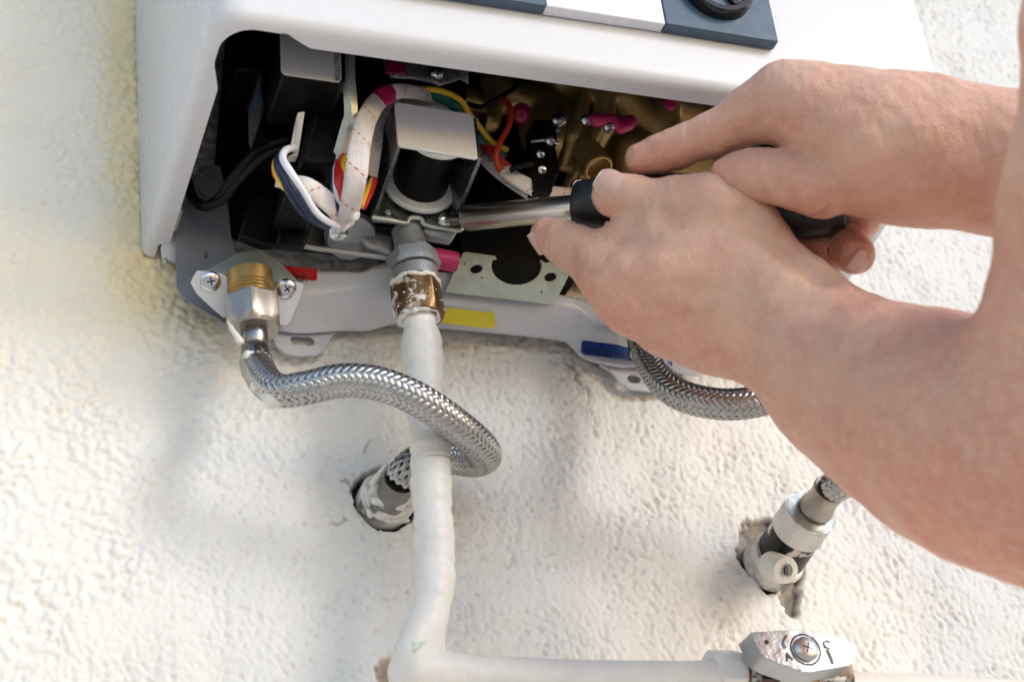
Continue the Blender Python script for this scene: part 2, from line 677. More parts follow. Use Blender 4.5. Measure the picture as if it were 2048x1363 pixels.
def mesh_from(V, Q, name, mat, parent, colors=None, c=None):
    if c is None:
        c = (V.min(0) + V.max(0)) / 2
    me = bpy.data.meshes.new(name)
    me.vertices.add(len(V))
    me.vertices.foreach_set('co', ((V - c) * S).astype(np.float32).ravel())
    me.loops.add(Q.size)
    me.loops.foreach_set('vertex_index', Q.astype(np.int32).ravel())
    me.polygons.add(len(Q))
    me.polygons.foreach_set('loop_start', np.arange(0, Q.size, Q.shape[1], dtype=np.int32))
    me.update(calc_edges=True)
    me.shade_smooth()
    if colors is not None:
        at = me.attributes.new('tint', 'FLOAT_COLOR', 'POINT')
        cc = np.ones((len(V), 4), np.float32)
        cc[:, :3] = colors
        at.data.foreach_set('color', cc.ravel())
    o = bpy.data.objects.new(name, me)
    COL.objects.link(o)
    me.materials.append(mat)
    pl = np.zeros(3)
    if parent is not None:
        o.parent = parent
        pl = WLOC[parent.name]
    o.location = Vector((c - pl) * S)
    WLOC[o.name] = np.array(c)
    return o


def smooth_mesh(V, Q, it=3, lam=.5):
    E = np.unique(np.sort(np.vstack([Q[:, [0, 1]], Q[:, [1, 2]], Q[:, [2, 3]], Q[:, [3, 0]]]), axis=1), axis=0)
    deg = np.bincount(E.ravel(), minlength=len(V)).astype(float)[:, None]
    for k in range(it):
        for l in (lam, -lam * 1.03):
            acc = np.zeros_like(V)
            for a in range(3):
                acc[:, a] = np.bincount(E[:, 0], V[E[:, 1], a], len(V)) + np.bincount(E[:, 1], V[E[:, 0], a], len(V))
            V = V + l * (acc / np.maximum(deg, 1) - V)
    return V

# ================================================================== THE WALL
def fnoise(nx, nz, step, lx, lz, ang=0.0, seed=0, band=.5):
    r_ = np.random.default_rng(seed)
    w = r_.standard_normal((nz, nx))
    kx = np.fft.fftfreq(nx, step)[None, :]
    kz = np.fft.fftfreq(nz, step)[:, None]
    a = math.radians(ang)
    u = kx * math.cos(a) + kz * math.sin(a)
    v = -kx * math.sin(a) + kz * math.cos(a)
    k = np.sqrt((u * lx) ** 2 + (v * lz) ** 2)
    filt = np.exp(-(np.log(k + 1e-9) / band) ** 2 / 2)
    n = np.fft.ifft2(np.fft.fft2(w) * filt).real
    return n / n.std()


def segdist(X, Z, pts):
    d = np.full(X.shape, 1e9)
    for (ax_, az), (bx, bz) in zip(pts[:-1], pts[1:]):
        vx, vz = bx - ax_, bz - az
        t = np.clip(((X - ax_) * vx + (Z - az) * vz) / (vx * vx + vz * vz + 1e-9), 0, 1)
        d = np.minimum(d, np.hypot(X - ax_ - t * vx, Z - az - t * vz))
    return d


def wpt(px, py):
    p = U(px, py, 0)
    return p[0], p[2]


def sstep(a, b, x):
    t = np.clip((x - a) / (b - a), 0, 1)
    return t * t * (3 - 2 * t)


def build_wall():
    st = 0.85
    xs = np.arange(-112, 505, st)
    zs = np.arange(-226, 250, st)
    X, Z = np.meshgrid(xs, zs)
    nx, nz = len(xs), len(zs)
    # two kinds of float texture: broad soft plates upper left, short drawn streaks lower right
    a = fnoise(nx, nz, st, 8.5, 7, 10, 1, .6)
    a2 = fnoise(nx, nz, st, 3.4, 3.0, 0, 2, .4)
    b = fnoise(nx, nz, st, 3.6, 6.8, 32, 3, .55) * .85 + .35 * fnoise(nx, nz, st, 9, 14, 25, 13, .6)
    b2 = fnoise(nx, nz, st, 2.0, 3.4, 40, 4, .5)
    big = fnoise(nx, nz, st, 60, 60, 0, 5, .6)
    px0, pz0 = wpt(520, 780)
    mixf = sstep(-25, 45, (X - px0) * .8 - (Z - pz0) * .6 + 10 * big)
    ha = .62 * np.tanh(a * 2.2) + .22 * a + .14 * a2
    pit = np.clip(-b - .35, 0, 2)
    hb = -.62 * np.tanh(pit * 1.3) + .12 * b2 + .12 * b
    nf = np.sqrt((1 - mixf) ** 2 + mixf ** 2)
    amp = 1 + .22 * fnoise(nx, nz, st, 45, 45, 0, 21, .5)
    amp = np.clip(amp, .45, 1.6)
    H = amp * ((1 - mixf) * ha * .52 + mixf * hb * .85) / nf + .35 * big
    # light put into paint: cream upper left, grey right; tan grime in the pits
    warm = np.array([.93, .865, .74])
    white = np.array([.80, .78, .745])
    cool = np.array([.60, .615, .63])
    vx, vz = wpt(300, 700)
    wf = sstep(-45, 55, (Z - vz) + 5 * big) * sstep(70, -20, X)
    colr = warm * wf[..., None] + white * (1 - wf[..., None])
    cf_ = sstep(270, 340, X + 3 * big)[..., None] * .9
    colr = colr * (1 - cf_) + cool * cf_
    warm_shadow = np.exp(-((X + 14) / 13) ** 2) * sstep(-60, 20, Z) + .8 * np.exp(-((X - 5) / 26) ** 2 - ((Z + 22) / 22) ** 2)  # warm soft shadow beside the case, put into the wall colour
    colr = colr * (1 - np.minimum(warm_shadow, 1)[..., None] * (np.array([1, 1, 1]) - np.array([.93, .83, .58])))
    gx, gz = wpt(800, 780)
    under_shade = sstep(0, 1, np.exp(-((X - 150) / 120) ** 4 - ((Z + 18) / 42) ** 4)) * .75  # darker band paints the shade under the case
    colr = colr * (1 - under_shade[..., None] * (np.array([1, 1, 1]) - np.array([.80, .77, .73])))
    pitm = sstep(.75, 1.5, pit) * mixf + .35 * sstep(1.4, 2.4, -a) * (1 - mixf)
    patch = sstep(.3, 1.1, fnoise(nx, nz, st, 9, 12, 20, 9, .6))
    pitm = pitm * (.25 + .75 * patch)
    colr = colr * (1 - .55 * pitm[..., None] * (np.array([1, 1, 1]) - np.array([.78, .66, .48])))
    # ragged holes knocked through the plaster for the two outlets, and the one by the elbow
    rag = .7 * fnoise(nx, nz, st, 15, 15, 0, 11, .35) + .3 * fnoise(nx, nz, st, 5, 5, 0, 12, .4)
    plaster = np.array([.24, .185, .13])

    def hole(px, py, r_, depth, rim, ecc=1.0, col=plaster, rg=1.2):
        nonlocal H, colr
        cx, cz = wpt(px, py)
        d = np.hypot(X - cx, (Z - cz) * ecc) + rag * rg
        f_ = sstep(r_ + rim, r_ - rim * .2, d)
        H = H * (1 - f_) - depth * f_
        c_ = sstep(r_ + rim * .75, r_ - .2, d)[..., None]
        colr = colr * (1 - c_) + (col * (1 + .25 * rag[..., None])) * c_
    hole(771, 997, 12.4, 9, 1.2, .95, np.array([.035, .03, .022]), .5)
    hole(1545, 1112, 14.0, 7, 1.6, .95, np.array([.12, .09, .07]), 1.5)
    hole(1500, 1085, 5, 3.5, 2.5, .8, np.array([.30, .26, .21]), 1.6)
    hole(1520, 1062, 5, 4, 2.5, .8, np.array([.22, .18, .14]), 1.6)
    hole(1580, 1170, 3.5, 4, 2, .6, np.array([.28, .24, .20]), 1.2)
    hole(1577, 1198, 2.8, 4, 2, .6, np.array([.28, .24, .20]), 1.0)
    hole(800, 1352, 8, 3, 3, 1.0, np.array([.42, .33, .25]), .7)
    # hairline cracks
    cr = [[(1140, 700), (1150, 745), (1176, 782), (1184, 815), (1194, 850), (1190, 872)],
          [(1142, 735), (1118, 728), (1105, 715)],
          [(668, 1052), (684, 1040), (690, 1032)], [(870, 1395), (935, 1372), (1050, 1380)],
          [(690, 960), (700, 985)], [(727, 905), (732, 890), (745, 880)]]
    for i, line in enumerate(cr):
        pts = [wpt(*p) for p in line]
        wob = fnoise(nx, nz, st, 9, 9, 0, 30 + i, .4) * .7
        wo2 = fnoise(nx, nz, st, 9, 9, 0, 50 + i, .4) * .7
        d = segdist(X + wob, Z + wo2, pts)
        f_ = sstep(.95, .1, np.abs(d))
        H = H - .55 * f_
        colr = colr * (1 - .6 * f_[..., None] * np.array([.72, .8, .9]))
    H = np.clip(H, -10, 1.4)
    P = np.stack([X, -H, Z], -1).reshape(-1, 3)
    i, j = np.meshgrid(np.arange(nz - 1), np.arange(nx - 1), indexing='ij')
    k = (i * nx + j).ravel()
    Q = np.stack([k, k + 1, k + nx + 1, k + nx], 1)
    # the wall goes on past the close-up as plain big faces
    Xs = np.array([-3000, -112, xs[-1], 3000.0])
    Zs = np.array([-1200, -226, zs[-1], 2200.0])
    base = len(P)
    gv = np.array([[x, .4, z] for z in Zs for x in Xs])
    gq = np.array([[base + r_ * 4 + c_, base + r_ * 4 + c_ + 1, base + (r_ + 1) * 4 + c_ + 1, base + (r_ + 1) * 4 + c_]
                   for r_ in range(3) for c_ in range(3) if not (r_ == 1 and c_ == 1)])
    P = np.vstack([P, gv])
    Q = np.vstack([Q, gq])
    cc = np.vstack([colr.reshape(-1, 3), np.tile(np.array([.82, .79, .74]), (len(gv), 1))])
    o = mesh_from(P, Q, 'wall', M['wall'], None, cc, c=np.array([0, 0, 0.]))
    o['kind'] = 'structure'
    o['label'] = 'rough cream painted stucco wall behind the heater'


build_wall()
g = MB().box((-6000, -9000, -1203), (12000, 0, 0), (0, 9004, 0), (0, 0, 3)).build('added_ground', M['added_ground'], None, smooth=False)  # unseen ground, added to bounce light up under the heater
g['kind'] = 'structure'

# ================================================================== THE WATER HEATER
heater = empty('water_heater', (155, -65, 60),
               'white gas water heater on the wall with its open underside showing valves and wires', 'water heater')


def zc(x, y):                   # the bottom rim: a touch out of level, as hung
    u = (x + 11) / 335
    v = -y / 130
    return (1 - v) * (-6.6 * (1 - u) + 8.0 * u) + v * (16.5 * (1 - u) + 0.5 * u)


def case_path(off, rr_=None):
    """plan outline of the case, back left round the front to back right, offset inwards"""
    pts = []
    xl0, xl1, xr0, xr1, yf, r_ = -11 + off, -5 + off, 324 - off, 308 - off, -131 + off, (rr_ or max(13 - off, 2))
    for t in np.linspace(0, 1, 60):
        pts.append((xl0 + (xl1 - xl0) * t, -1 + (yf + r_ + 1) * t))
    for a in np.linspace(180, 270, 16)[1:-1]:
        pts.append((xl1 + r_ + r_ * math.cos(math.radians(a)), yf + r_ + r_ * math.sin(math.radians(a))))
    for t in np.linspace(0, 1, 150):
        pts.append((xl1 + r_ + (xr1 - xl1 - 2 * r_) * t, yf))
    for a in np.linspace(270, 360, 12)[1:-1]:
        pts.append((xr1 - r_ + r_ * math.cos(math.radians(a)), yf + r_ + r_ * math.sin(math.radians(a))))
    for t in np.linspace(1, 0, 14):
        pts.append((xr0 + (xr1 - xr0) * t, -1 + (yf + r_ + 1) * t))
    return pts


y_a, y_b, y_c = UZ(449, 165, 7)[1], UZ(432, 124, 9)[1], UZ(300, 487, -5)[1]
x_l = UZ(559, 75, 11)[0]


def flange(x, y):               # how far the folded rim reaches in: notches and lip as cut
    if x < 60 and y > -118 and y > y_a:
        return 9.6 if y < y_c else 5.2
    if x < 60 and y > y_b and y > -118:
        return 9.6 + (5.6 - 9.6) * (y_a - y) / (y_a - y_b)
    if x < x_l:
        return 5.6
    if x < x_l + 4:
        t = (x - x_l) / 4
        return 5.6 + 5.0 * (3 * t * t - 2 * t ** 3)
    return 10.6


prof = [(0, 330), (0, 200), (0, 60), (0, 6)] + [(5 - 5 * math.cos(math.radians(a)), 5 - 5 * math.sin(math.radians(a))) for a in range(15, 91, 15)] \
    + [('w', 0), ('w', 1.0), ('w1', 1.2), (2.2, 5), (2.0, 60), (2.0, 328)]
rows = []
base_ = case_path(0)
for off, z in prof:
    row = []
    for k, (x, y) in enumerate(base_):
        o_ = off if not isinstance(off, str) else (flange(x, y) if off == 'w' else flange(x, y) - .4)
        if isinstance(off, str):
            x, y = case_path(o_, 12.5)[k]
        else:
            x, y = case_path(off)[k]
        row.append((x, y, z + zc(x, y)))
    rows.append(row)
mb = MB().grid(rows)
mb.build('case_cover', M['case'], heater, angle=50, fix=True)

# --- front control panel
panel = empty('control_panel', U(1200, 0, -134), parent=heater, label='blue and white control strip low on the front')


def panel_poly(l, y, th, mat, name):
    return MB().prism(PX(l, y), (0, th, 0)).build(name, mat, panel, bevel=.35)


xa = U(1093, 12, -137)
xb = U(1332, 48, -137)
xc = U(1558, 84, -137)
dx = nrm(xc - xa)
up = np.array([0.02, 0, 1])
x0 = xa - dx * 62
panel_q = [(x0, xa, M['navy']), (xa, xb, M['silver']), (xb, xc, M['navy'])]
for a_, b_, mt in panel_q:
    a2, b2 = a_ + dx * .15, b_ - dx * .15
    MB().prism([a2, b2, b2 + up * 62, a2 + up * 62], (0, 5.5, 0)).build('panel_segment', mt, panel, bevel=.5)
kc = xb + dx * 25.5 + up * 22.5
kn = MB().lathe(kc + np.array([0, 0, 0]), (0, -1, 0), [(-.5, 15.8), (1, 15.8), (4.2, 15.2), (5, 14.4), (5, 12.2), (2.5, 11.8), (2.5, 0)], 48)
kn = kn.build('knob', M['blackgloss'], panel, angle=30)
for a_ in (28, 118):
    d_ = np.array([math.cos(math.radians(a_)), 0, math.sin(math.radians(a_))])
    e_ = np.array([-d_[2], 0, d_[0]])
    o_ = kc + np.array([0, -5.2, 0]) - d_ * 12 - e_ * 1.5
    MB().box(o_, d_ * 24, e_ * 3.0, (0, 2.8, 0)).build('knob_spoke', M['blackgloss'], kn, bevel=.4)
MB().lathe(kc + np.array([0, -2.6, 0]), (0, -1, 0), [(0, 10.9), (.4, 10.9)], 40).build('knob_face', M['navy'], kn)

# --- black liner stands in for interior shade: back panel, sides and top
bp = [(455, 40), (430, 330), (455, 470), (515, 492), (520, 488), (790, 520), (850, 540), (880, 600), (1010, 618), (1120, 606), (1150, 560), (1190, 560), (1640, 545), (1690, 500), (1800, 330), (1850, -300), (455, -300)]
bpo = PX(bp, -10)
MB().prism(bpo, (0, 1.5, 0)).build('rear_shade_liner', M['void'], heater, smooth=False)
MB().box((1, -121, 140), (298, 0, 0), (0, 118, 0), (0, 0, 2)).build('upper_shade_liner', M['void'], heater, smooth=False)
MB().box((1, -124.5, 24), (298, 0, 0), (0, 1, 0), (0, 0, 118)).build('front_shade_liner', M['void'], heater, smooth=False)

# --- left inner side sheet with its cut-outs (light from outside shows through them as cream slots)
sx = 13.0


def XP(px, py, x):
    r = ray(px, py)
    return CAM + r * ((x - CAM[0]) / r[0])


P1 = [(352, 520), (378, 573), (468, 505), (462, 330), (470, 60), (440, 60), (330, 400)]
side_n = nrm((-.25, -.75, -.6))
side = [U(356, 516, -8), U(355, 575, -9), U(375, 592, -10), U(445, 640, -10), U(470, 600, -10), U(462, 480, -10), U(452, 300, -10), U(456, 60, -10), U(440, 60, -34), U(400, 200, -28), U(350, 420, -14)]
# vertical side shade liner standing off the wall: from y=-6 back to y=-80
sd_pts = []
ys = [-12, -30, -60, -95, -118]
for z in (26, 40, 60, 130):
    sd_pts.append([(6.5, y, z + 8 + zc(10, y)) for y in ys])
MB().grid(sd_pts).build('side_shade_liner', M['void'], heater, solid=1.0, smooth=False)
MB().prism([U(*p) for p in [(322, 494, -9), (332, 470, -9), (358, 440, -9), (372, 420, -10), (384, 440, -12), (366, 520, -8), (352, 523, -8), (324, 516, -8)]], (0, 1.2, 0)).build('side_bracket', M['sheet'], heater, bevel=.3)
MB().prism([U(*p) for p in [(356, 412, -16), (366, 420, -16), (352, 462, -14), (344, 452, -14)]], (0, 1.2, 0)).build('clip', M['nylon'], heater, bevel=.3)
MB().lathe(U(329, 520, -9), (0.1, -.4, -1), [(0, 1.2), (1.6, 1.2), (2.2, .6)], 12).build('screw', M['zinc'], heater)
# left corner plate that carries the hot outlet, grey with recess shade in its colour, slots cut through it
cp = [(352, 470), (352, 520), (354, 574), (364, 589), (384, 606), (450, 646), (462, 600), (470, 505), (462, 470), (455, 400), (440, 330), (400, 330), (372, 400)]
slots = [ellipse_px(413, 511, 5, 10, -15, 14), ellipse_px(404, 350, 3.2, 11, -42, 12), ellipse_px(400, 383, 3.6, 20, -38, 14)]
MB().prism(PX(cp, -13), (0, 1.3, 0), [PX(s_, -13) for s_ in slots]).build('corner_plate', M['inner2'], heater, smooth=False)

# --- back plate: pressed sheet whose lower edge hangs below the case
edge = [(560, 662, -7), (575, 664, -7), (600, 666, -7), (630, 665, -7), (650, 664, -7), (664, 663, -7), (684, 661, -6), (735, 661, -6), (790, 648, -6), (880, 655, -7), (1000, 667, -7),
        (1115, 680, -7), (1140, 692, -7), (1165, 716, -7), (1200, 727, -7), (1225, 732, -7), (1250, 735, -7), (1275, 734, -7), (1310, 735, -7), (1365, 748, -7), (1400, 752, -7)]
mid = [(560, 640, -9), (575, 648, -9), (600, 652, -9), (630, 650, -9), (650, 645, -9), (664, 640, -9), (690, 634, -10), (735, 628, -11), (790, 618, -12), (880, 622, -13), (1000, 636, -13),
       (1115, 645, -13), (1145, 655, -12), (1180, 690, -10), (1210, 696, -9), (1235, 705, -9), (1255, 712, -9), (1285, 718, -9), (1320, 728, -9), (1365, 735, -9), (1400, 738, -9)]
cre = [(560, 588, -17), (580, 589, -17), (605, 590, -17), (635, 589, -17), (655, 588, -17), (672, 586, -17), (700, 581, -18), (740, 578, -18), (790, 588, -19), (880, 600, -19), (1000, 606, -19),
       (1120, 614, -19), (1152, 618, -18), (1190, 652, -16), (1216, 660, -15), (1240, 664, -15), (1260, 668, -15), (1290, 672, -15), (1325, 680, -15), (1365, 690, -15), (1400, 696, -15)]
top = [(560, 550, -17.5), (580, 545, -17.5), (605, 543, -17.5), (635, 543, -17.5), (655, 545, -17.5), (700, 545, -18), (725, 545, -18), (752, 532, -19), (792, 526, -19.5), (880, 545, -19.5), (1000, 555, -19.5),
       (1118, 590, -19.5), (1160, 600, -18), (1200, 604, -16), (1226, 606, -15.5), (1246, 608, -15.5), (1266, 612, -15.5), (1296, 616, -15.5), (1330, 622, -15.5), (1365, 628, -15.5), (1400, 630, -15.5)]
rows = [[U(*p) for p in L] for L in (edge, mid, cre, top)]


def dens(row, n=90):
    return spline(row, n)


rows = [dens(r_) for r_ in rows]
R_ = np.array(rows)
full = []
for k in range(3):
    for t in np.linspace(0, 1, 5, endpoint=False):
        full.append(R_[k] * (1 - t) + R_[k + 1] * t)
full.append(R_[3])
full = np.array(full)
# soften the pressed creases
for _ in range(2):
    full[1:-1] = .5 * full[1:-1] + .25 * (full[:-2] + full[2:])
bpl = MB().grid(full).build('back_plate', M['sheet'], heater, solid=1.2, angle=60)
# two hanging tabs with slots
for cxp, cyp, wpx in ((607, 668, 0), (1290, 745, 1)):
    if wpx == 0:
        out_ = [(548, 640), (548, 678), (556, 694), (572, 706), (600, 711), (634, 709), (650, 698), (660, 676), (672, 664), (672, 640)]
        sl = [ellipse_px(592 + s_, 679 + s_ * .1, 11, 9.5, 8, 16) for s_ in (0, 26)]
        slot = [p for p in sl[0] if p[0] < 592] + [p for p in sl[1] if p[0] >= 618]
        slot = sorted(slot, key=lambda p: math.atan2(p[1] - 680, p[0] - 605))
    else:
        out_ = [(1200, 700), (1200, 728), (1222, 742), (1240, 764), (1262, 778), (1310, 783), (1352, 776), (1366, 770), (1366, 700)]
        slot = ellipse_px(1268, 757, 14, 8, 10, 16)
    MB().prism(PX(out_, -5.2), (0, 1.4, 0), [PX(slot, -5.2)]).build('mounting_tab', M['sheet'], heater, bevel=.25)

# tapes with embossed words
def tape(poly, y, mat, name='label_tape', th=.5, parent=bpl):
    return MB().prism(PX(poly, y), (0, th, 0)).build(name, mat, parent, bevel=.12)


rt = tape([(560, 530), (632, 537), (634, 541), (635, 556), (632, 560), (560, 553)], -18.6, M['red_l'])
text('HOT WATER', U(492, 551, -19.2), U(600, 549, -18.9) - U(500, 539, -18.9), (0, 0, 1), 4.4, M['inkred'], rt, ext=.1)
tape([(885, 614), (986, 625), (990, 629), (990, 652), (986, 656), (885, 645)], -16.5, M['yellow_l'])
bt = tape([(1164, 682), (1168, 680), (1345, 703), (1345, 730), (1168, 708), (1162, 702)], -11.8, M['blue_l'])
text('COLD WATER', U(1170, 706, -12.0), U(1300, 720, -12) - U(1170, 702, -12), (0, 0, 1), 4.6, M['navyink'], bt, ext=.1)

# --- perforated bracket with the round notch
hp = [(931, 503), (989, 511), (995, 519), (984, 548), (984, 556), (992, 566), (1006, 570), (1024, 572)]
hp = [(931, 503), (990, 511), (994, 517)]
for a_ in np.linspace(200, -20, 14):      # the notch, drawn as a round cut-out
    hp.append((1033 + 50 * math.cos(math.radians(a_)), 531 + 38 * math.sin(math.radians(a_))))
hp += [(1092, 525), (1100, 523), (1141, 541), (1138, 550), (1110, 604), (1106, 607), (893, 582), (892, 577), (925, 506)]
h1 = ellipse_px(953, 537, 12.5, 9, -18, 14)
h2 = ellipse_px(1101, 553, 12.5, 9, -18, 14)
hb_ = MB().prism(PX(hp, -24), (0, 1.2, 0), [PX(h1, -24), PX(h2, -24)]).build('notched_bracket', M['zincplate'], heater, bevel=.25)
for q in ((929, 528), (964, 555), (1083, 584)):
    MB().lathe(U(q[0], q[1], -24.1), (0, -1, 0), [(0, .45), (.15, .4)], 8).build('rivet', M['black'], hb_)
# the dark round body behind it
c_ = U(1035, 500, -20)
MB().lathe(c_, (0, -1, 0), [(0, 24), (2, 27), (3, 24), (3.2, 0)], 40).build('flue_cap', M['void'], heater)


# --- screws
def cross_screw(c, ax, r_, parent, mat=None, h=None, rot=0, name='screw'):
    mat = mat or M['screw']
    h = h or r_ * .45
    ax = nrm(ax)
    u, v = frame(ax)
    prof_ = [(0, r_), (h * .35, r_), (h * .8, r_ * .8), (h, r_ * .45), (h * 1.03, 0)]
    s_ = MB().lathe(c, ax, prof_, 20, uv=(u, v)).build(name, mat, parent)
    ca, sa = math.cos(math.radians(rot)), math.sin(math.radians(rot))
    e, g_ = u * ca + v * sa, -u * sa + v * ca
    cr_ = MB()
    for a_, b_ in ((e, g_), (g_, e)):
        cr_.box(np.array(c) + ax * (h * .55) - a_ * r_ * .42 - b_ * r_ * .07, a_ * r_ * .84, b_ * r_ * .14, ax * (h * .47 + .04))
    cr_.build('cross_slot', M['ink'], s_, smooth=False)
    return s_


# --- hot outlet: bracket flap, ears, brass boss
hot = empty('hot_outlet', U(500, 560, -30), parent=heater)
flap = [U(405, 545, -27), U(476, 506, -18), U(500, 502, -17), U(522, 503, -17), U(554, 518, -19), U(596, 561, -26), U(560, 563, -30), U(546, 560, -30), U(500, 545, -29), U(455, 548, -29)]
MB().prism(flap, (0, 1.2, .6)).build('outlet_flap', M['zincplate'], hot, bevel=.2)
pn = nrm((0.0, -.82, -.57))
p0 = U(500, 575, -29)


def ear(poly, name='ear'):
    return MB().prism([PL(a, b, p0, pn) for a, b in smooth_poly(poly, 1)], -pn * 1.2).build(name, M['case'], hot, bevel=.2)


ear([(378, 573), (392, 543), (398, 540), (458, 548), (456, 575), (455, 635), (444, 634)])
ear([(545, 557), (602, 564), (610, 572), (580, 645), (572, 650), (556, 648)])
cross_screw(PL(421, 562, p0, pn), pn, 4.1, hot, rot=15, h=1.7)
cross_screw(PL(573, 577, p0, pn), pn, 4.1, hot, rot=40, h=1.7)
ax0 = U(500, 560, -31)
down = np.array([0.012, 0, -1.0])
Rb = 9.1
prof_ = [(-2.5, Rb), (2, Rb), (3.2, Rb)]
for k in range(3):
    prof_ += [(3.6 + k * 1.6, Rb), (4.0 + k * 1.6, Rb - .55), (4.6 + k * 1.6, Rb - .55), (4.9 + k * 1.6, Rb)]
prof_ += [(9, Rb), (16, Rb)]
MB().lathe(ax0, down, prof_, 48).build('brass_boss', M['brass'], hot, angle=30)

# --- brass cast water valve (smooth casting with ribs), behind the hand
fb = Field((130, -100, -12), (290, -12, 110), 1.3)


def bc(a, b, ra, rb=None, k=3.0, sub=False):
    fb.cone(U(*a), U(*b), ra, rb if rb is not None else ra, k, sub)


bc((1120, 170, -40), (1420, 230, -40), 15, 16, 6)
bc((1100, 260, -38), (1380, 300, -38), 14, 16, 6)
bc((1190, 330, -36), (1400, 340, -36), 13, 13, 6)
bc((1182, 160, -70), (1145, 271, -64), 3.2, 3.2, 1.6)
bc((1145, 271, -64), (1127, 330, -58), 3.0, 3, 1.6)
bc((1203, 165, -72), (1198, 255, -66), 3.0, 3.0, 1.4)
bc((1198, 255, -66), (1138, 378, -54), 3.2, 3.4, 1.4)
bc((1216, 180, -70), (1222, 253, -66), 2.6, 2.6, 1.2)
bc((1222, 253, -66), (1188, 310, -58), 2.4, 2.4, 1.2)
bc((1250, 195, -66), (1300, 250, -60), 7, 9, 4)
bc((1300, 190, -64), (1400, 230, -62), 6, 8, 3)
bc((1330, 215, -68), (1345, 320, -60), 6, 6, 3)
bc((1270, 300, -58), (1250, 360, -50), 9, 7, 3)
bc((985, 170, -46), (975, 240, -44), 6, 6, 3)
bc((1010, 190, -42), (1080, 210, -42), 8, 8, 3)
bc((1240, 290, -74), (1310, 300, -72), 5, 5, 2.5, True)
bc((1165, 200, -76), (1120, 300, -70), 2.2, 2.2, 1.5, True)
V_, Q_ = fb.mesh()
V_ = smooth_mesh(V_, Q_, 2)
wv = mesh_from(V_, Q_, 'cast_valve_body', M['brassdull'], heater)
# threaded brass stub
c_ = U(1198, 338, -66)
pr = [(0, 8.2)]
MB().lathe(c_, (.18, -.35, -.93), [(-14, 6.4), (-.4, 6.4), (.2, 6.0), (.2, 5.4), (-5, 5.2), (-5, 0)], 36).build('brass_stub', M['brassdull'], wv, angle=30)
gr = MB()
for k in range(26):
    a_ = 2 * math.pi * k / 26
    u_, v_ = frame((.18, -.35, -.93))
    ax_ = nrm((.18, -.35, -.93))
    q_ = c_ + (u_ * math.cos(a_) + v_ * math.sin(a_)) * 6.4
    gr.tube([q_ - ax_ * 13, q_ - ax_ * 0.4], .28, 5)
gr.build('knurling', M['brassdull'], wv, kind='stuff')
# pink-marked screws on it
for (a_, b_, y_, r_, mt) in ((1041, 232, -62, 3.4, M['pink']), (1117, 240, -66, 3.6, M['screw']), (1173, 241, -78, 2.6, M['screw']), (1218, 255, -79, 2.6, M['screw']),
                             (1157, 372, -62, 3.4, M['screw']), (1100, 282, -72, 2.2, M['screw'])):
    cross_screw(U(a_, b_, y_), (-.25, -.8, -.55), r_, wv, mt, h=2.2)
pk = Field((150, -100, 20), (230, -50, 90), .7)
for a_, b_, ra in (((1190, 240, -80), (1222, 240, -80), 2.9), ((1238, 247, -78), (1262, 243, -78), 3.0), ((1240, 256, -79), (1258, 250, -79), 2.6), ((1222, 240, -80), (1228, 248, -80), 2.2)):
    pk.cone(U(*a_), U(*b_), ra, ra * .95, 1.5)
pk.cone(U(1248, 252, -83), U(1256, 250, -83), 1.1, 1.1, .8, True)
V_, Q_ = pk.mesh()
mesh_from(V_, Q_, 'pink_seal', M['pink'], wv)
MB().lathe(U(1340, 208, -74), (0, -1, -.3), [(0, 2.8), (1.5, 2.4), (2, 0)], 14).build('pink_seal', M['pink'], wv)
MB().lathe(U(1042, 226, -58), (0, -1, -.3), [(0, 4.2), (2, 4), (2.5, 0)], 16).build('pink_seal', M['pink'], wv)

# --- micro switch, black, with screws and its bracket
mb = MB()
mb.prism(PX([(1062, 288), (1112, 296), (1120, 345), (1112, 352), (1105, 380), (1068, 375), (1062, 345)], -70), (0, 14, 0))
ms = mb.build('micro_switch', M['black'], heater, bevel=.5)
MB().prism(PX([(1068, 238), (1122, 242), (1116, 262), (1113, 292), (1070, 286)], -64), (0, 12, 0)).build('switch_cap', M['black'], ms, bevel=.6)
MB().prism(PX([(1118, 232), (1130, 234), (1120, 262), (1112, 262)], -66), (0, 1, 0)).build('switch_bracket', M['zinc'], ms, bevel=.2)
MB().tube([U(1062, 284, -71), U(1085, 280, -72), U(1120, 287, -71)], .7, 8).build('lever_arm', M['steel'], ms)
MB().prism(PX([(1070, 372), (1106, 378), (1104, 384), (1072, 380)], -74), (0, 5, 0)).build('switch_foot', M['black'], ms, bevel=.3)
cross_screw(U(1080, 309, -70.3), (-.1, -.85, -.5), 2.0, ms, h=1.6)
cross_screw(U(1083, 340, -70.3), (-.1, -.85, -.5), 2.1, ms, h=1.6)
cross_screw(U(1113, 241, -70.3), (-.1, -.85, -.5), 2.3, ms, h=1.6)

# --- upper strip with pink mark and copper coloured bits far up inside
us = MB().grid([[U(x, y + d_, -58 - k * 2) for x, y in ((768, 128), (782, 155), (830, 158), (860, 165), (880, 172), (900, 165), (920, 158), (936, 168))] for k, d_ in enumerate((-60, -30, 0))])
us.build('upper_bracket', M['zinc'], heater, solid=1.0, angle=20)
MB().prism(PX([(775, 118), (808, 118), (812, 145), (770, 146)], -64), (0, 1, 0)).build('pink_mark', M['pink'], heater, bevel=.3)
cross_screw(U(873, 148, -62), (0, -.8, -.6), 3.2, heater)
MB().prism(PX([(940, 170), (985, 178), (980, 240), (952, 238)], -36), (0, 3, 0)).build('inner_plate', M['zinc'], heater, bevel=.4)
MB().tube([U(930, 200, -40), U(1005, 205, -42), U(1010, 120, -42)], 5.5, 18, n=14).build('inner_pipe', M['brassdull'], heater)

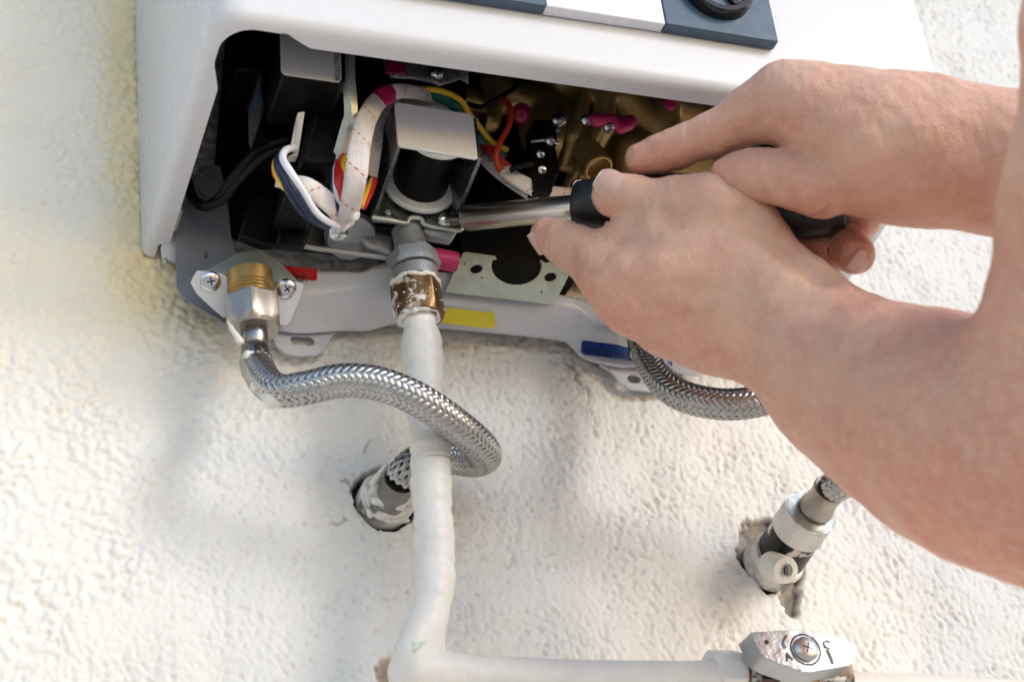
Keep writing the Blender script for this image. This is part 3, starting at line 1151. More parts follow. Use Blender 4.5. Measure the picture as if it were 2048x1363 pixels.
# --- control box (black) with the sticker, left
box = empty('control_box', U(610, 200, -80), parent=heater)
MB().prism(PX([(478, 30), (560, 45), (700, 60), (694, 230), (672, 330), (640, 400), (568, 395), (598, 230), (604, 165), (552, 152), (500, 200), (520, 140), (470, 140)], -72), (0, 22, 0)).build('box_shell', M['black'], box, bevel=1.2)
MB().prism(PX([(560, 40), (690, 60), (692, 162), (684, 168), (566, 152), (560, 142)], -104), (0, 30, 0)).build('box_upper', M['black'], box, bevel=.8)
st_ = MB().prism(PX([(559, 40), (681, 56), (683, 158), (678, 165), (570, 150), (562, 143)], -104.4), (0, .3, 0)).build('sticker', M['sticker'], box, bevel=.1)
text('90261779G-D10A', U(681, 163, -104.6), (0.05, 0, 1), (-1, 0, 0), 3.0, M['ink'], st_, ext=.04)
MB().prism(PX([(534, 160), (604, 168), (598, 232), (566, 296), (522, 296)], -66), (0, 16, 0)).build('box_side', M['black'], box, bevel=1)
MB().prism(PX([(622, 216), (698, 228), (668, 330), (600, 322)], -82), (0, 12, 0)).build('relay_cover', M['black'], box, bevel=1.4)
MB().prism(PX([(634, 218), (640, 219), (612, 318), (606, 317)], -82.6), (0, 1.2, 0)).build('relay_seam', M['void'], box, bevel=.3)
st2 = MB().prism([U(521, 140, -78), U(524, 205, -80), U(498, 290, -70), U(496, 222, -70)], (1.5, 3, 0)).build('side_sticker', M['inner'], box)
ds = M['sticker']
MB().prism([U(519, 168, -79.2), U(521, 195, -80), U(508, 232, -75), U(505, 205, -75)], (.3, .6, 0)).build('printed_patch', M['navy'], st2, smooth=False)
MB().tube([U(698, 60, -100), U(697, 140, -98), U(702, 225, -92), (U(696, 250, -88)), U(676, 322, -80), U(671, 345, -76)], .9, 4, n=30, flat=3).build('box_bracket_edge', M['zinc'], box)
# lower black blocks and connector
MB().prism(PX([(508, 380), (585, 396), (560, 448), (552, 488), (520, 486), (478, 470)], -44), (0, 5, 0)).build('lower_block', M['black'], box, bevel=1)
MB().prism(PX([(575, 395), (625, 420), (620, 470), (608, 492), (552, 486), (560, 446)], -48), (0, 5, 0)).build('lower_block', M['black'], box, bevel=1)
cn = MB().prism([U(596, 224, -86), U(610, 222, -86), U(596, 312, -78), U(578, 314, -78)], (0, 4, 0)).build('connector', M['nylon'], box, bevel=.4)
for k in range(3):
    MB().prism([U(600 + k * 3 - 1, 236 + 0 * k, -86.5), U(602 + k * 3 - 1, 236, -86.5), U(588 + k * 3, 308, -78.5), U(586 + k * 3, 308, -78.5)], (0, .4, 0)).build('connector_rib', M['nylon'], cn, smooth=False)

# --- solenoid
sol = empty('solenoid_valve', U(850, 330, -60), parent=heater)
fr = [(786, 206), (795, 203), (938, 227), (946, 232), (955, 312), (950, 318), (800, 292), (794, 286)]
y1 = -80
MB().prism(PX([(793, 203), (940, 227), (947, 232), (956, 313), (953, 317), (802, 292), (796, 288), (788, 208)], y1), (0, 1.6, 0)).build('frame_front', M['framelit'], sol, bevel=.5)
fl, frt = U(795, 292, y1 + .8), U(957, 318, y1 + .8)
bl, br = U(748, 425, -43), U(903, 452, -43)
hh = np.array([0, 0, 21.0])
for a_, b_ in ((fl, bl), (frt, br)):
    n_ = nrm(np.cross(b_ - a_, hh))
    MB().prism([a_, b_, b_ + hh, a_ + hh], n_ * 1.6).build('frame_side', M['zincdark'], sol, bevel=.3)
MB().prism([fl + np.array([0, 0, 0.0]), frt, frt + np.array([0, 1.8, .6]), fl + np.array([0, 1.8, .6])], (0, 0, 1.2)).build('frame_edge', M['zinc'], sol, bevel=.3)
cf, cb = U(876, 262, -77.0), U(838, 372, -43.5)
cax = nrm(cb - cf)
cl = np.linalg.norm(cb - cf)
MB().lathe(cf, cax, [(0, 14.2), (1.6, 14.2), (1.6, 11)], 48).build('coil_flange', M['nylon'], sol, angle=30)
MB().lathe(cf + cax * 1.0, cax, [(0, 11.6), (cl - 2.5, 11.6)], 48).build('coil', M['black'], sol, angle=30)
MB().lathe(cb - cax * 2.8, cax, [(0, 11), (0, 15.2), (.8, 15.8), (2.2, 15.8), (2.6, 15.2)], 48).build('coil_flange', M['nylon'], sol, angle=30)
# rear mounting plate with its rolled lip and lug
mp = [(750, 300), (745, 400), (742, 432), (748, 440), (815, 447), (822, 440), (842, 441), (850, 452), (915, 460), (925, 455), (930, 440), (920, 330)]
MB().prism(PX(mp, -42.6), (0, 1.8, 0)).build('mounting_plate', M['zincdark'], sol, bevel=.5)
MB().tube([U(744, 434, -43), U(780, 440, -43.5), U(812, 446, -43.5), U(820, 436, -44.5), U(842, 438, -44.5), U(852, 450, -43.5), U(915, 460, -43), U(928, 450, -43)], 1.1, 8, n=40).build('rolled_lip', M['zinc'], sol)
MB().prism(PX([(850, 448), (918, 458), (905, 478), (860, 470), (848, 462)], -42), (0, 5, 0)).build('lug', M['cast'], sol, bevel=.8)
MB().lathe(U(776, 425, -43), (0, -1, 0), [(0, 1.3), (.5, 1.3), (.6, .8), (.3, .7), (.3, 0)], 14).build('rivet', M['zinc'], sol)
tsc = cross_screw(U(889, 441, -43), (.1, -.95, -.3), 3.3, sol, h=2.0)
# cast column, side port with pink mark, hexagon
col_ = U(817, 470, -41)
MB().lathe(U(816, 462, -36), (0.02, -.05, -1), [(0, 6.9), (8, 6.6), (14, 7.0), (18, 8.2), (21, 9.0)], 36).build('valve_column', M['cast'], sol)
vb = U(822, 535, -41)
MB().lathe(U(828, 528, -41), (.02, 0, -1), [(-5.5, 8.6), (-4, 11.3), (1.0, 11.6), (2.6, 10)], 48, hexa={1, 2}, ph=.3).build('hexagon', M['cast'], sol, angle=25)
MB().lathe(U(828, 528, -41) + np.array([0, 0, -3.5]), (.02, 0, -1), [(0, 9.2), (7, 9.6)], 36).build('boss', M['cast'], sol)
pa = U(845, 512, -41)
pb = U(902, 522, -43)
MB().lathe(pa, pb - pa, [(0, 4.2), (14, 4.1)], 24).build('test_port', M['cast'], sol)
MB().lathe(pa + nrm(pb - pa) * 4, pb - pa, [(0, 3.5), (.6, 4.35), (9.5, 4.35), (11, 3.6), (11.4, 0)], 24).build('pink_mark', M['pink'], sol)
MB().prism(PX([(700, 455), (785, 470), (785, 505), (735, 490)], -30), (0, 6, 0)).build('cast_arm', M['cast'], sol, bevel=1.2)

# --- lower tray under the boxes
MB().prism([U(610, 498, -24), U(632, 440, -14), U(800, 462, -14), U(800, 515, -24)], (0, 0, 1.2)).build('tray', M['zinc'], heater, smooth=False)
MB().tube([U(606, 492, -26), U(640, 498, -26), U(800, 519, -26)], 1.2, 8).build('tray_lip', M['cast'], heater)
MB().tube([U(606, 494, -26), U(632, 436, -14)], 1.0, 8).build('tray_lip', M['cast'], heater)
MB().lathe(U(700, 470, -27), (0, -.5, -.9), [(0, 11), (3, 10), (4, 0)], 28).build('tray_boss', M['cast'], heater)
MB().lathe(U(676, 462, -32), (0, -.6, -.8), [(0, 4.2), (1, 4), (1.8, 2), (2, 0)], 20).build('screw', M['screw'], heater)

# --- wires and woven sleeves
def wire(pts, r_, mat, name='wire', n=60):
    c = spline([U(*p) for p in pts], n)
    return MB().tube(c, r_, 10).build(name, mat, heater)


def sleeve(pts, w, name='woven_sleeve', n=90, flat=.32, up=(0, 1, .3), mat=None):
    c = spline([U(*p) for p in pts], n)
    w = np.interp(np.linspace(0, 1, n), np.linspace(0, 1, len(w)), w) if hasattr(w, '__len__') else np.full(n, w)
    b = MB().tube(c, w / 2, 20, caps=False, flat=flat, up=up)
    o = b.build(name, mat or M['sleeve'], heater)
    me = o.data
    uv = me.uv_layers.new(name='UVMap')
    L = np.r_[0, np.cumsum(np.linalg.norm(np.diff(c, axis=0), axis=1))]
    d = []
    for p in me.polygons:
        js = [me.loops[li].vertex_index for li in p.loop_indices]
        ju = [j % 20 for j in js]
        wrap = max(ju) - min(ju) > 10
        for j, q in zip(js, ju):
            d += [(q + (20 if wrap and q < 10 else 0)) / 20, L[j // 20]]
    uv.data.foreach_set('uv', d)
    return o


# sleeve A: from the tie up over the solenoid
sleeve([(688, 452, -66), (700, 415, -80), (712, 350, -92), (720, 290, -94), (735, 235, -92), (760, 198, -88), (800, 182, -84), (850, 190, -76), (876, 206, -66)], [9, 8.5, 9, 8.5, 8, 7.5, 6.5, 6, 5])
sleeve([(757, 201, -88.4), (768, 192, -87.4), (778, 187, -86.2), (790, 184, -85)], [7.4, 8.2, 8.0, 6.6], name='pink_mark', n=24, mat=M['pink'], flat=.36)
# sleeve B behind it
sleeve([(738, 352, -60), (748, 290, -66), (755, 240, -66), (790, 205, -64), (900, 205, -60)], [7, 7, 7, 7, 6])
# sleeve C from the loom down to the tie
sleeve([(553, 362, -80), (580, 366, -82), (612, 372, -84), (645, 395, -82), (672, 420, -76), (694, 452, -68)], [5, 7, 8, 8.5, 8, 6.5])
# sleeve D, to the right below the micro switch
sleeve([(958, 300, -50), (985, 328, -58), (1030, 362, -62), (1075, 388, -62), (1140, 400, -60)], [8, 8, 8.5, 8, 7])
sleeve([(1008, 340, -66), (1040, 362, -68), (1090, 385, -66), (1160, 392, -60)], [6, 7, 7, 7])
# left loom
wire([(590, 296, -80), (572, 300, -86), (566, 318, -90), (585, 350, -92), (607, 385, -88), (628, 420, -82), (650, 440, -76), (676, 452, -70)], 1.45, M['wwhite'])
wire([(584, 300, -80), (564, 306, -84), (559, 325, -88), (578, 362, -90), (600, 400, -86), (622, 430, -80), (658, 452, -72)], 1.45, M['wblue'])
wire([(582, 302, -79), (560, 312, -82), (555, 332, -86), (572, 372, -88), (594, 410, -83), (620, 436, -76), (655, 455, -70)], 1.45, M['wblue'])
wire([(580, 304, -78), (556, 318, -80), (551, 338, -84), (564, 368, -87), (583, 386, -86), (602, 414, -80), (618, 432, -74)], 1.4, M['wyellow'])
wire([(578, 306, -77), (552, 325, -79), (550, 345, -82), (556, 356, -83)], 1.3, M['wred'])
wire([(675, 290, -70), (668, 330, -78), (666, 370, -80), (672, 410, -78), (692, 440, -72)], 1.4, M['wblue'])
wire([(680, 290, -72), (673, 330, -80), (672, 372, -82), (680, 410, -78), (696, 436, -72)], 1.3, M['wwhite'])
wire([(690, 284, -74), (684, 320, -82), (680, 360, -84), (686, 400, -80), (698, 432, -72)], 1.5, M['wred'])
wire([(684, 286, -72), (677, 322, -80), (674, 362, -83), (682, 404, -79), (696, 436, -73)], 1.3, M['wred'])
wire([(693, 282, -73), (688, 310, -80), (686, 330, -84), (690, 352, -84)], 1.3, M['wyellow'])
wire([(744, 356, -58), (734, 380, -66), (722, 412, -68)], 1.2, M['wyellow'], n=20)
wire([(750, 356, -58), (740, 384, -65), (726, 414, -67)], 1.4, M['wred'], n=20)
wire([(738, 354, -58), (729, 378, -65), (718, 408, -68)], 1.2, M['wblack'], n=20)
# cable tie
MB().lathe(U(705, 428, -76), (.5, -.4, -.6), [(0, 1.8), (.5, 2.2), (2.0, 2.2), (2.5, 1.6)], 8).build('cable_tie', M['nylon'], heater)
# right loom
wire([(830, 178, -74), (880, 182, -76), (920, 200, -76), (938, 228, -72), (960, 255, -66), (985, 285, -62), (1015, 300, -60)], 1.3, M['wyellow'])
wire([(820, 180, -72), (870, 190, -74), (910, 210, -74), (930, 240, -70), (962, 280, -62), (1010, 312, -58)], 1.4, M['wgreen'])
wire([(815, 182, -71), (865, 194, -73), (905, 214, -73), (926, 240, -69)], 1.3, M['wgreen'])
wire([(840, 188, -70), (880, 198, -72), (910, 218, -70), (920, 232, -68)], 1.4, M['wred'])
wire([(1004, 196, -62), (1020, 215, -66), (1018, 250, -68), (1000, 285, -68), (992, 315, -66), (1004, 345, -62)], 1.3, M['worange'])
wire([(958, 278, -56), (978, 300, -62), (1000, 318, -62), (1022, 338, -60), (1030, 348, -58)], 1.5, M['wred'])
wire([(985, 292, -60), (995, 312, -62), (1006, 332, -61)], 1.3, M['wred'], n=20)
wire([(935, 208, -64), (962, 214, -68), (990, 200, -70), (1030, 175, -66), (1050, 150, -60)], 1.1, M['wblack'])
wire([(1020, 340, -70), (1050, 330, -74), (1066, 330, -74)], 1.2, M['wblack'], n=20)
# black sleeve loop on the left
wire([(575, 282, -66), (520, 300, -62), (470, 352, -50), (440, 395, -36), (410, 412, -26), (385, 395, -20), (374, 362, -20)], 2.3, M['wblack'])
wire([(590, 292, -68), (530, 312, -64), (478, 362, -50), (446, 400, -38), (412, 410, -30)], 1.8, M['wblack'])
wire([(600, 350, -60), (640, 332, -70), (672, 336, -72)], 1.2, M['wblack'], n=24)

# ================================================================== WHITE GAS PIPE
pipe = empty('gas_pipe', U(850, 900, -42), 'white painted gas pipe dropping from the brass nut to an elbow and running right', 'pipe')


def lumpy(mb_, amp=.25, sc=.12, seed=3):
    """hand-brushed paint: slight swelling of the surface"""
    V = np.vstack(mb_.v)
    r_ = np.random.default_rng(seed)
    d = np.zeros(len(V))
    for k in range(10):
        w = r_.normal(size=3) * sc * (1 + k * .25)
        d += np.sin(V @ w + r_.uniform(0, 6.28)) / (1 + k * .3)
    c = V - V.mean(0)
    mb_.v = [V + amp * d[:, None] * .4 * nrm_rows(np.stack([c[:, 0] * 0 + V[:, 0] - axx(V), V[:, 1] * 0 - 1, np.zeros(len(V))], 1))]
    return mb_


def nrm_rows(a):
    return a / (np.linalg.norm(a, axis=1)[:, None] + 1e-9)


def axx(V):
    return V[:, 0].mean()


pp = [(838, 615, -42), (841, 655, -42), (843, 668, -42), (845, 700, -42), (850, 790, -42), (858, 870, -42), (862, 940, -42), (866, 1040, -42), (870, 1110, -42), (870, 1160, -42.5), (863, 1205, -43), (848, 1262, -43.5), (834, 1305, -43.5)]
rr = [6.3, 6.4, 7.9, 8.2, 7.8, 7.5, 7.9, 7.4, 7.6, 7.5, 7.2, 7.6, 8.4]
c_ = spline([tuple(U(*p)) + (r_,) for p, r_ in zip(pp, rr)], 150)
_q = np.arange(150)
c_[:, 3] += .22 * np.sin(_q * .33) + .18 * np.sin(_q * .81 + 1) + .10 * np.sin(_q * 1.9)
c_[:, 0] += .22 * np.sin(_q * .19 + 2) + .07 * np.sin(_q * .6)
MB().tube(c_[:, :3], c_[:, 3], 36).build('riser', M['paint'], pipe)
# the lump of filler where the pipe was clipped
fk = Field((55, -70, -215), (130, -15, -70), .9)
e_ = U(830, 1320, -43)
fk.cone(U(858, 1225, -42.5), U(840, 1300, -43), 7.0, 8.2, 3)
fk.cone(U(840, 1300, -43), U(832, 1345, -43), 8.2, 9.6, 3)
fk.cone(U(832, 1345, -43), U(895, 1352, -43), 9.6, 8.2, 2.5)
fk.cone(U(885, 1352, -43), U(925, 1352, -43), 8.8, 8.3, 2)
fk.cone(U(835, 1262, -49), U(818, 1300, -49), 4, 4.5, 4)
V_, Q_ = fk.mesh()
V_ = smooth_mesh(V_, Q_, 3)
mesh_from(V_, Q_, 'elbow', M['paint'], pipe)
fk = Field((75, -70, -120), (115, -20, -75), .8)
fk.cone(U(864, 925, -44), U(868, 968, -44), 6.6, 6.8, 4)
fk.cone(U(890, 930, -46), U(893, 975, -46), 3.2, 3.6, 4)
V_, Q_ = fk.mesh()
V_ = smooth_mesh(V_, Q_, 3)
mesh_from(V_, Q_, 'paint_lump', M['paint'], pipe)
MB().prism(PX([(826, 1282), (855, 1280), (840, 1296), (828, 1304)], -54.2), (0, .5, 0)).build('bare_patch', simple('pale_green_old_paint', (.55, .64, .52, 1), .5, var=.3, vscale=900), pipe, bevel=.2)
hz = [(900, 1352, -43, 8.2), (1000, 1355, -43, 7.9), (1150, 1360, -43, 7.7), (1300, 1362, -43, 7.8), (1390, 1362, -43, 7.8), (1410, 1362, -43, 8.4), (1424, 1362, -43, 8.5)]
c_ = spline([tuple(U(*p[:3])) + (p[3],) for p in hz], 80)
MB().tube(c_[:, :3], c_[:, 3], 32).build('horizontal_run', M['paint'], pipe)
hdir = nrm(U(1460, 1360, -43) - U(1300, 1360, -43))
MB().lathe(U(1418, 1348, -43), hdir, [(0, 8.5), (1.5, 10.2), (11, 10.2), (12.5, 8.6)], 36, hexa={1, 2}).build('union_nut', M['paint'], pipe, angle=25)
MB().lathe(U(1472, 1350, -43), hdir, [(0, 8), (6, 8.2), (9, 7)], 30).build('union_tail', M['paintbrass'], pipe)
c_ = spline([tuple(U(*p)) for p in [(1690, 1385, -43), (1760, 1388, -42), (1900, 1394, -41), (2060, 1402, -40), (2300, 1410, -40)]], 50)
MB().tube(c_, 8.4, 28).build('horizontal_run', M['paint'], pipe)
# brass nut with paint flakes
gn = U(831, 570, -42)
MB().lathe(gn, (0.015, 0, -1), [(-1, 9.6), (0.6, 10.9), (13.5, 10.9), (15.8, 9.7), (16, 6.5)], 48, hexa={1, 2}, ph=.15).build('union_nut', M['paintbrass'], pipe, angle=22)
col2 = Field((60, -62, -75), (122, -25, -20), .55)
rg = np.random.default_rng(5)
for k in range(30):
    a_ = 2 * math.pi * k / 30
    rr_ = 9.6 + rg.uniform(-.5, .4)
    z_ = rg.uniform(-.5, .7)
    p_ = gn + np.array([math.cos(a_) * rr_, math.sin(a_) * rr_, -.2 + z_])
    a2 = 2 * math.pi * (k + 1) / 30
    q_ = gn + np.array([math.cos(a2) * rr_, math.sin(a2) * rr_, -.2 + rg.uniform(-.5, .7)])
    col2.cone(p_, q_, rg.uniform(.6, 1.1), rg.uniform(.6, 1.1), .8)
gb = gn + np.array([.25, 0, -16])
for k in range(30):
    a_ = 2 * math.pi * k / 30
    a2 = 2 * math.pi * (k + 1) / 30
    r1, r2 = 7.6 + rg.uniform(-.8, 1.0), 7.6 + rg.uniform(-.8, 1.0)
    z1 = rg.uniform(-.6, 2.0)
    col2.cone(gb + np.array([math.cos(a_) * r1, math.sin(a_) * r1, z1 * .5]), gb + np.array([math.cos(a2) * r2, math.sin(a2) * r2, z1]), rg.uniform(.8, 1.5), rg.uniform(.7, 1.3), .9)
for k in range(16):            # flakes of paint on the facets
    a_ = rg.uniform(math.radians(200), math.radians(340))
    z_ = -rg.uniform(7, 13.5)
    p_ = gn + np.array([math.cos(a_) * 10.3, math.sin(a_) * 10.3, z_])
    col2.cone(p_, p_ + np.array([rg.uniform(-1.5, 1.5), 0, rg.uniform(-1.8, 1.8)]), rg.uniform(.35, .6), .25, .4)
V_, Q_ = col2.mesh()
mesh_from(V_, Q_, 'paint_crust', M['paint'], pipe)


# ================================================================== BRAIDED HOSES
def braid(path, r_, parent, n_carr=12, pitch=30.0, step=.6):
    L = np.linalg.norm(np.diff(path, axis=0), axis=1).sum()
    n = int(L / step)
    c = spline(path, n)
    T, A, B = pframes(c)
    s = np.linspace(0, L, n)
    W = 2 * math.pi * r_ / n_carr * .50      # ribbon half width is set by the pitch angle
    tubeb = MB().tube(c[::3], r_ - .75, 20)
    tubeb.build('hose_core', M['braidcore'], parent)
    m_ = MB()
    cr = 5
    for sgn in (1, -1):
        for k in range(n_carr):
            th0 = 2 * math.pi * k / n_carr
            th = th0 + sgn * 2 * math.pi * s / pitch
            # two over, two under
            if sgn > 0:
                ph = math.pi * n_carr * s / pitch + math.pi * k + math.pi / 4
            else:
                ph = -math.pi * n_carr * s / pitch + math.pi * k + math.pi + math.pi / 4
            h = .30 * np.tanh(2.2 * np.sin(ph))
            # across direction on the surface, perpendicular to the ribbon
            slope = sgn * 2 * math.pi * r_ / pitch
            al = math.atan(slope)
            P_ = []
            for q in np.linspace(-1, 1, cr):
                off = q * W * .93 * math.cos(al) * 2 * .5
                dth = off * math.cos(al) / r_
                ds = -off * math.sin(al)
                rad = r_ + h - .28 * q * q
                e = A * np.cos(th + dth)[:, None] + B * np.sin(th + dth)[:, None]
                P_.append(c + T * ds + e * rad[:, None])
            m_.grid(np.array(P_))
    return m_.build('braid', M['braid'], parent, kind='stuff', angle=80, fix=False)


h1 = empty('flexible_hose', U(510, 700, -32), 'braided steel hose looping from the hot outlet on the left round the white pipe', 'hose')
hax = U(500, 560, -31)
nb = hax + down * 9.5
MB().lathe(nb, down, [(-.3, 9.8), (.7, 12.0), (10.6, 12.0), (12.8, 10.6), (14.4, 9.8), (14.4, 5.2)], 48, hexa={1, 2}, ph=.75).build('hex_nut', M['nickel'], h1, angle=20)
MB().lathe(nb + down * 14.0, down, [(0, 4.7), (.4, 5.2), (2, 5.4), (7, 5.35), (7.4, 5.1), (8, 5.5), (14, 5.9), (14.3, 5.6)], 36).build('ferrule', M['ferrule'], h1, angle=40)
f0 = nb + down * 13
fe = nb + down * 28
pts = [fe - down * 1.5, fe + down * 2, U(519, 742, -36), U(533, 765, -43), U(560, 781, -50), U(610, 776, -56), U(680, 761, -61), (U(750, 765, -64)), U(820, 790, -65), U(880, 826, -62), U(935, 868, -54),
       U(966, 898, -44), U(969, 915, -33), U(945, 921, -25), U(905, 916, -20.5), U(860, 914, -20), U(832, 922, -22), U(812, 940, -22), U(800, 958, -19)]
pth = spline(pts, 200)
braid(pth, 6.3, h1)
# paint slopped along the first bend
sm = Field((10, -80, -120), (70, -25, -70), .7)
for a_, b_, ra, rb in (((497, 700, -35), (500, 735, -37), .9, 1.6), ((500, 735, -37), (515, 772, -44), 1.6, 2.2), ((515, 772, -44), (545, 800, -50), 2.2, 2.8), ((545, 800, -50), (572, 804, -53), 2.8, .8), ((495, 690, -35), (493, 712, -35), 1, 1.2)):
    sm.cone(U(*a_), U(*b_), ra, rb, 2)
V_, Q_ = sm.mesh()
mesh_from(V_, Q_, 'paint_run', M['paint'], h1)
sm = Field((0, -60, -85), (45, -18, -50), .6)
sm.cone(U(462, 655, -36), U(480, 682, -35), .8, 1.6, 1)
sm.cone(U(455, 640, -36), U(462, 655, -36), .4, .8, 1)
V_, Q_ = sm.mesh()
mesh_from(V_, Q_, 'paint_run', M['paint'], h1)
# far end: ferrule and painted nut on the wall outlet
wo = U(772, 998, 0)
wend = U(798, 962, -17)
wd = nrm(wend - U(778, 1000, -4))
MB().lathe(wend - wd * 13, wd, [(0, 7.4), (3, 7.0), (9, 6.5), (12, 6.3), (14.5, 6.6)], 32).build('ferrule', M['ferrule'], h1)

wall1 = empty('wall_outlet', wo, 'paint smeared round pipe outlet in the hole left of the white pipe', 'pipe outlet')
ax1 = nrm((.05, -1, .02))
MB().lathe(wo + np.array([0, 5, 0]), ax1, [(0, 11.6), (7, 11.6), (8, 10.8), (8, 5)], 36).build('outlet_collar', M['painted_steel'], wall1)
MB().lathe(wo + np.array([0, -1, 0]), ax1, [(0, 9.4), (6.5, 9.4), (8.5, 8.2), (8.6, 4)], 42, hexa={0, 1}, ph=.5).build('hex_nut', M['painted_steel'], wall1, angle=22)
sm = Field((50, -30, -140), (110, 8, -90), .6)
for a_, b_, ra, rb in (((750, 1000, -8), (800, 1010, -9), 1.8, 2.2), ((730, 975, -3), (740, 1030, -2), 1.6, 1.2), ((760, 1030, -4), (815, 1020, -4), 2.0, 2.0), ((745, 965, -9), (772, 930, -17), 1.5, 1.0), ((800, 985, -12), (815, 1000, -9), 1.2, 1.6), ((770, 1045, 1), (815, 1040, 0), 1.6, 1.0)):
    sm.cone(U(*a_), U(*b_), ra, rb, 2)
V_, Q_ = sm.mesh()
mesh_from(V_, Q_, 'paint_crust', M['paint'], wall1)

# cold side
h2 = empty('flexible_hose', U(1420, 800, -50), 'braided steel hose curving from the cold label behind the forearm to the right wall outlet', 'hose')
fh = U(1272, 650, -31)
fd = nrm(U(1296, 712, -34) - fh)
MB().lathe(fh - fd * 12, fd, [(0, 10.9), (10, 10.9), (13, 9.2), (13, 5)], 42, hexa={0, 1}).build('hex_nut', M['nickel'], h2, angle=20)
MB().lathe(fh, fd, [(0, 6.0), (8, 6.2), (11.5, 7.0), (14.5, 7.1), (14.7, 6.7)], 36).build('ferrule', M['ferrule'], h2)
cend = U(1660, 978, -47)
wr = U(1555, 1120, 0)
pts = [fh + fd * 12, fh + fd * 15, U(1318, 753, -42), U(1352, 785, -49), U(1405, 803, -55), U(1470, 808, -61), U(1545, 795, -66), U(1630, 770, -72), U(1720, 765, -80), U(1790, 800, -84), U(1815, 860, -82), U(1790, 915, -73), U(1740, 948, -62), U(1698, 961, -55), cend]
braid(spline(pts, 200), 6.3, h2)
cd = nrm(cend - U(1625, 1025, -30))
MB().lathe(cend - cd * 14, cd, [(0, 7.2), (1, 7.6), (2.2, 7.0), (8, 6.4), (12, 6.8), (14, 7.0), (14.3, 6.6)], 36).build('ferrule', M['nickel'], h2)

wall2 = empty('wall_outlet', wr, 'black elbow outlet with hexagon nut and plugged side spout in the chipped hole at right', 'pipe outlet')
nd = nrm(U(1622, 1028, -32) - U(1575, 1095, -10))
nc = U(1598, 1056, -22)
MB().lathe(nc - nd * 1, nd, [(0, 11.6), (1.2, 12.8), (10, 12.8), (11.6, 11.2), (11.6, 7)], 48, hexa={1, 2}, ph=.25).build('hex_nut', M['painted_steel'], wall2, angle=22)
MB().lathe(nc + nd * 10.7, nd, [(0, 10.2), (.15, 10.2)], 36).build('nut_washer', M['zinc'], wall2)
MB().lathe(nc, -nd, [(0, 10.6), (12, 11.0), (22, 11.2), (27, 9)], 40).build('coupling_body', M['painted_black'], wall2)
MB().lathe(U(1552, 1118, -3), (0.1, -1, .05), [(-6, 12.4), (2, 12.4), (3.5, 11.2), (3.5, 8)], 36).build('collar', M['painted_steel'], wall2)
sa = U(1573, 1098, -16)
sb = U(1570, 1148, -24)
sdv = nrm((-.05, -.85, -.55))
s0 = U(1572, 1140, -26)
sp = MB().lathe(s0 - sdv * 15, sdv, [(0, 5.8), (13, 5.9), (15, 5.3), (15.2, 3.0), (13.6, 2.6), (13.6, 0)], 32).build('side_spout', M['paint'], wall2, angle=35)
MB().box(s0 - sdv * 1.2 + np.array([-.9, 0, -2.2]), (1.6, 0, .2), (.5, 0, 4.0), sdv * 1.5).build('slot', M['ink'], wall2, bevel=.2)

# ================================================================== THE TAP AT THE BOTTOM
tap = empty('gas_tap', U(1600, 1330, -50), 'worn chrome lever tap on the white pipe with letters A and C', 'tap')
yf = -66
face = [(1502, 1263), (1592, 1258), (1606, 1259), (1656, 1272), (1703, 1284), (1712, 1291), (1713, 1312), (1700, 1330), (1622, 1344), (1602, 1342), (1532, 1317), (1522, 1306)]
fo = PX(face, yf)
mbv = MB().prism(fo, (0, 12, 0)).build('lever', M['chrome'], tap, bevel=1.1)
rc_ = U(1611, 1298, yf)
MB().lathe(rc_ + np.array([0, .2, 0]), (0, -1, 0), [(0, 6.3), (.35, 6.3), (.5, 5.9), (.1, 5.6), (.1, 0)], 36).build('screw_recess', M['ink'], tap)
cross_screw(rc_ + np.array([0, -.1, 0]), (0, -1, 0), 4.9, tap, M['steel'], h=2.2, rot=-20)
MB().lathe(U(1533, 1283, yf), (0, -1, 0), [(0, .9), (.12, .9)], 12).build('dimple', M['ink'], mbv)
text('A', U(1573, 1322, yf - .05), (.97, 0, .22), (-.22, 0, .97), 4.6, M['inner'], mbv, ext=.35)  # raised letters coloured dark in place of their relief shading
text('C', U(1645, 1293, yf - .05), (.97, 0, -.26), (.26, 0, .97), 4.6, M['inner'], mbv, ext=.35)
for l in ([(1571, 1295), (1567, 1284), (1574, 1270)], [(1655, 1298), (1661, 1312), (1666, 1326)]):
    MB().tube([U(a, b, yf - .2) for a, b in l], .55, 6, n=12).build('position_mark', M['ferrule'], mbv)
MB().lathe(U(1485, 1350, -43), hdir, [(0, 8.2), (2, 9.4), (7, 9.4), (10, 7.6), (30, 7.6), (36, 9.6), (43, 9.6), (43, 7)], 36, hexa={1, 2, 5, 6}).build('tap_body', M['tapbody'], tap, angle=25)
MB().lathe(U(1600, 1345, -46), (0, -1, 0), [(0, 7), (10, 6.5)], 28).build('spindle', M['brass'], tap)

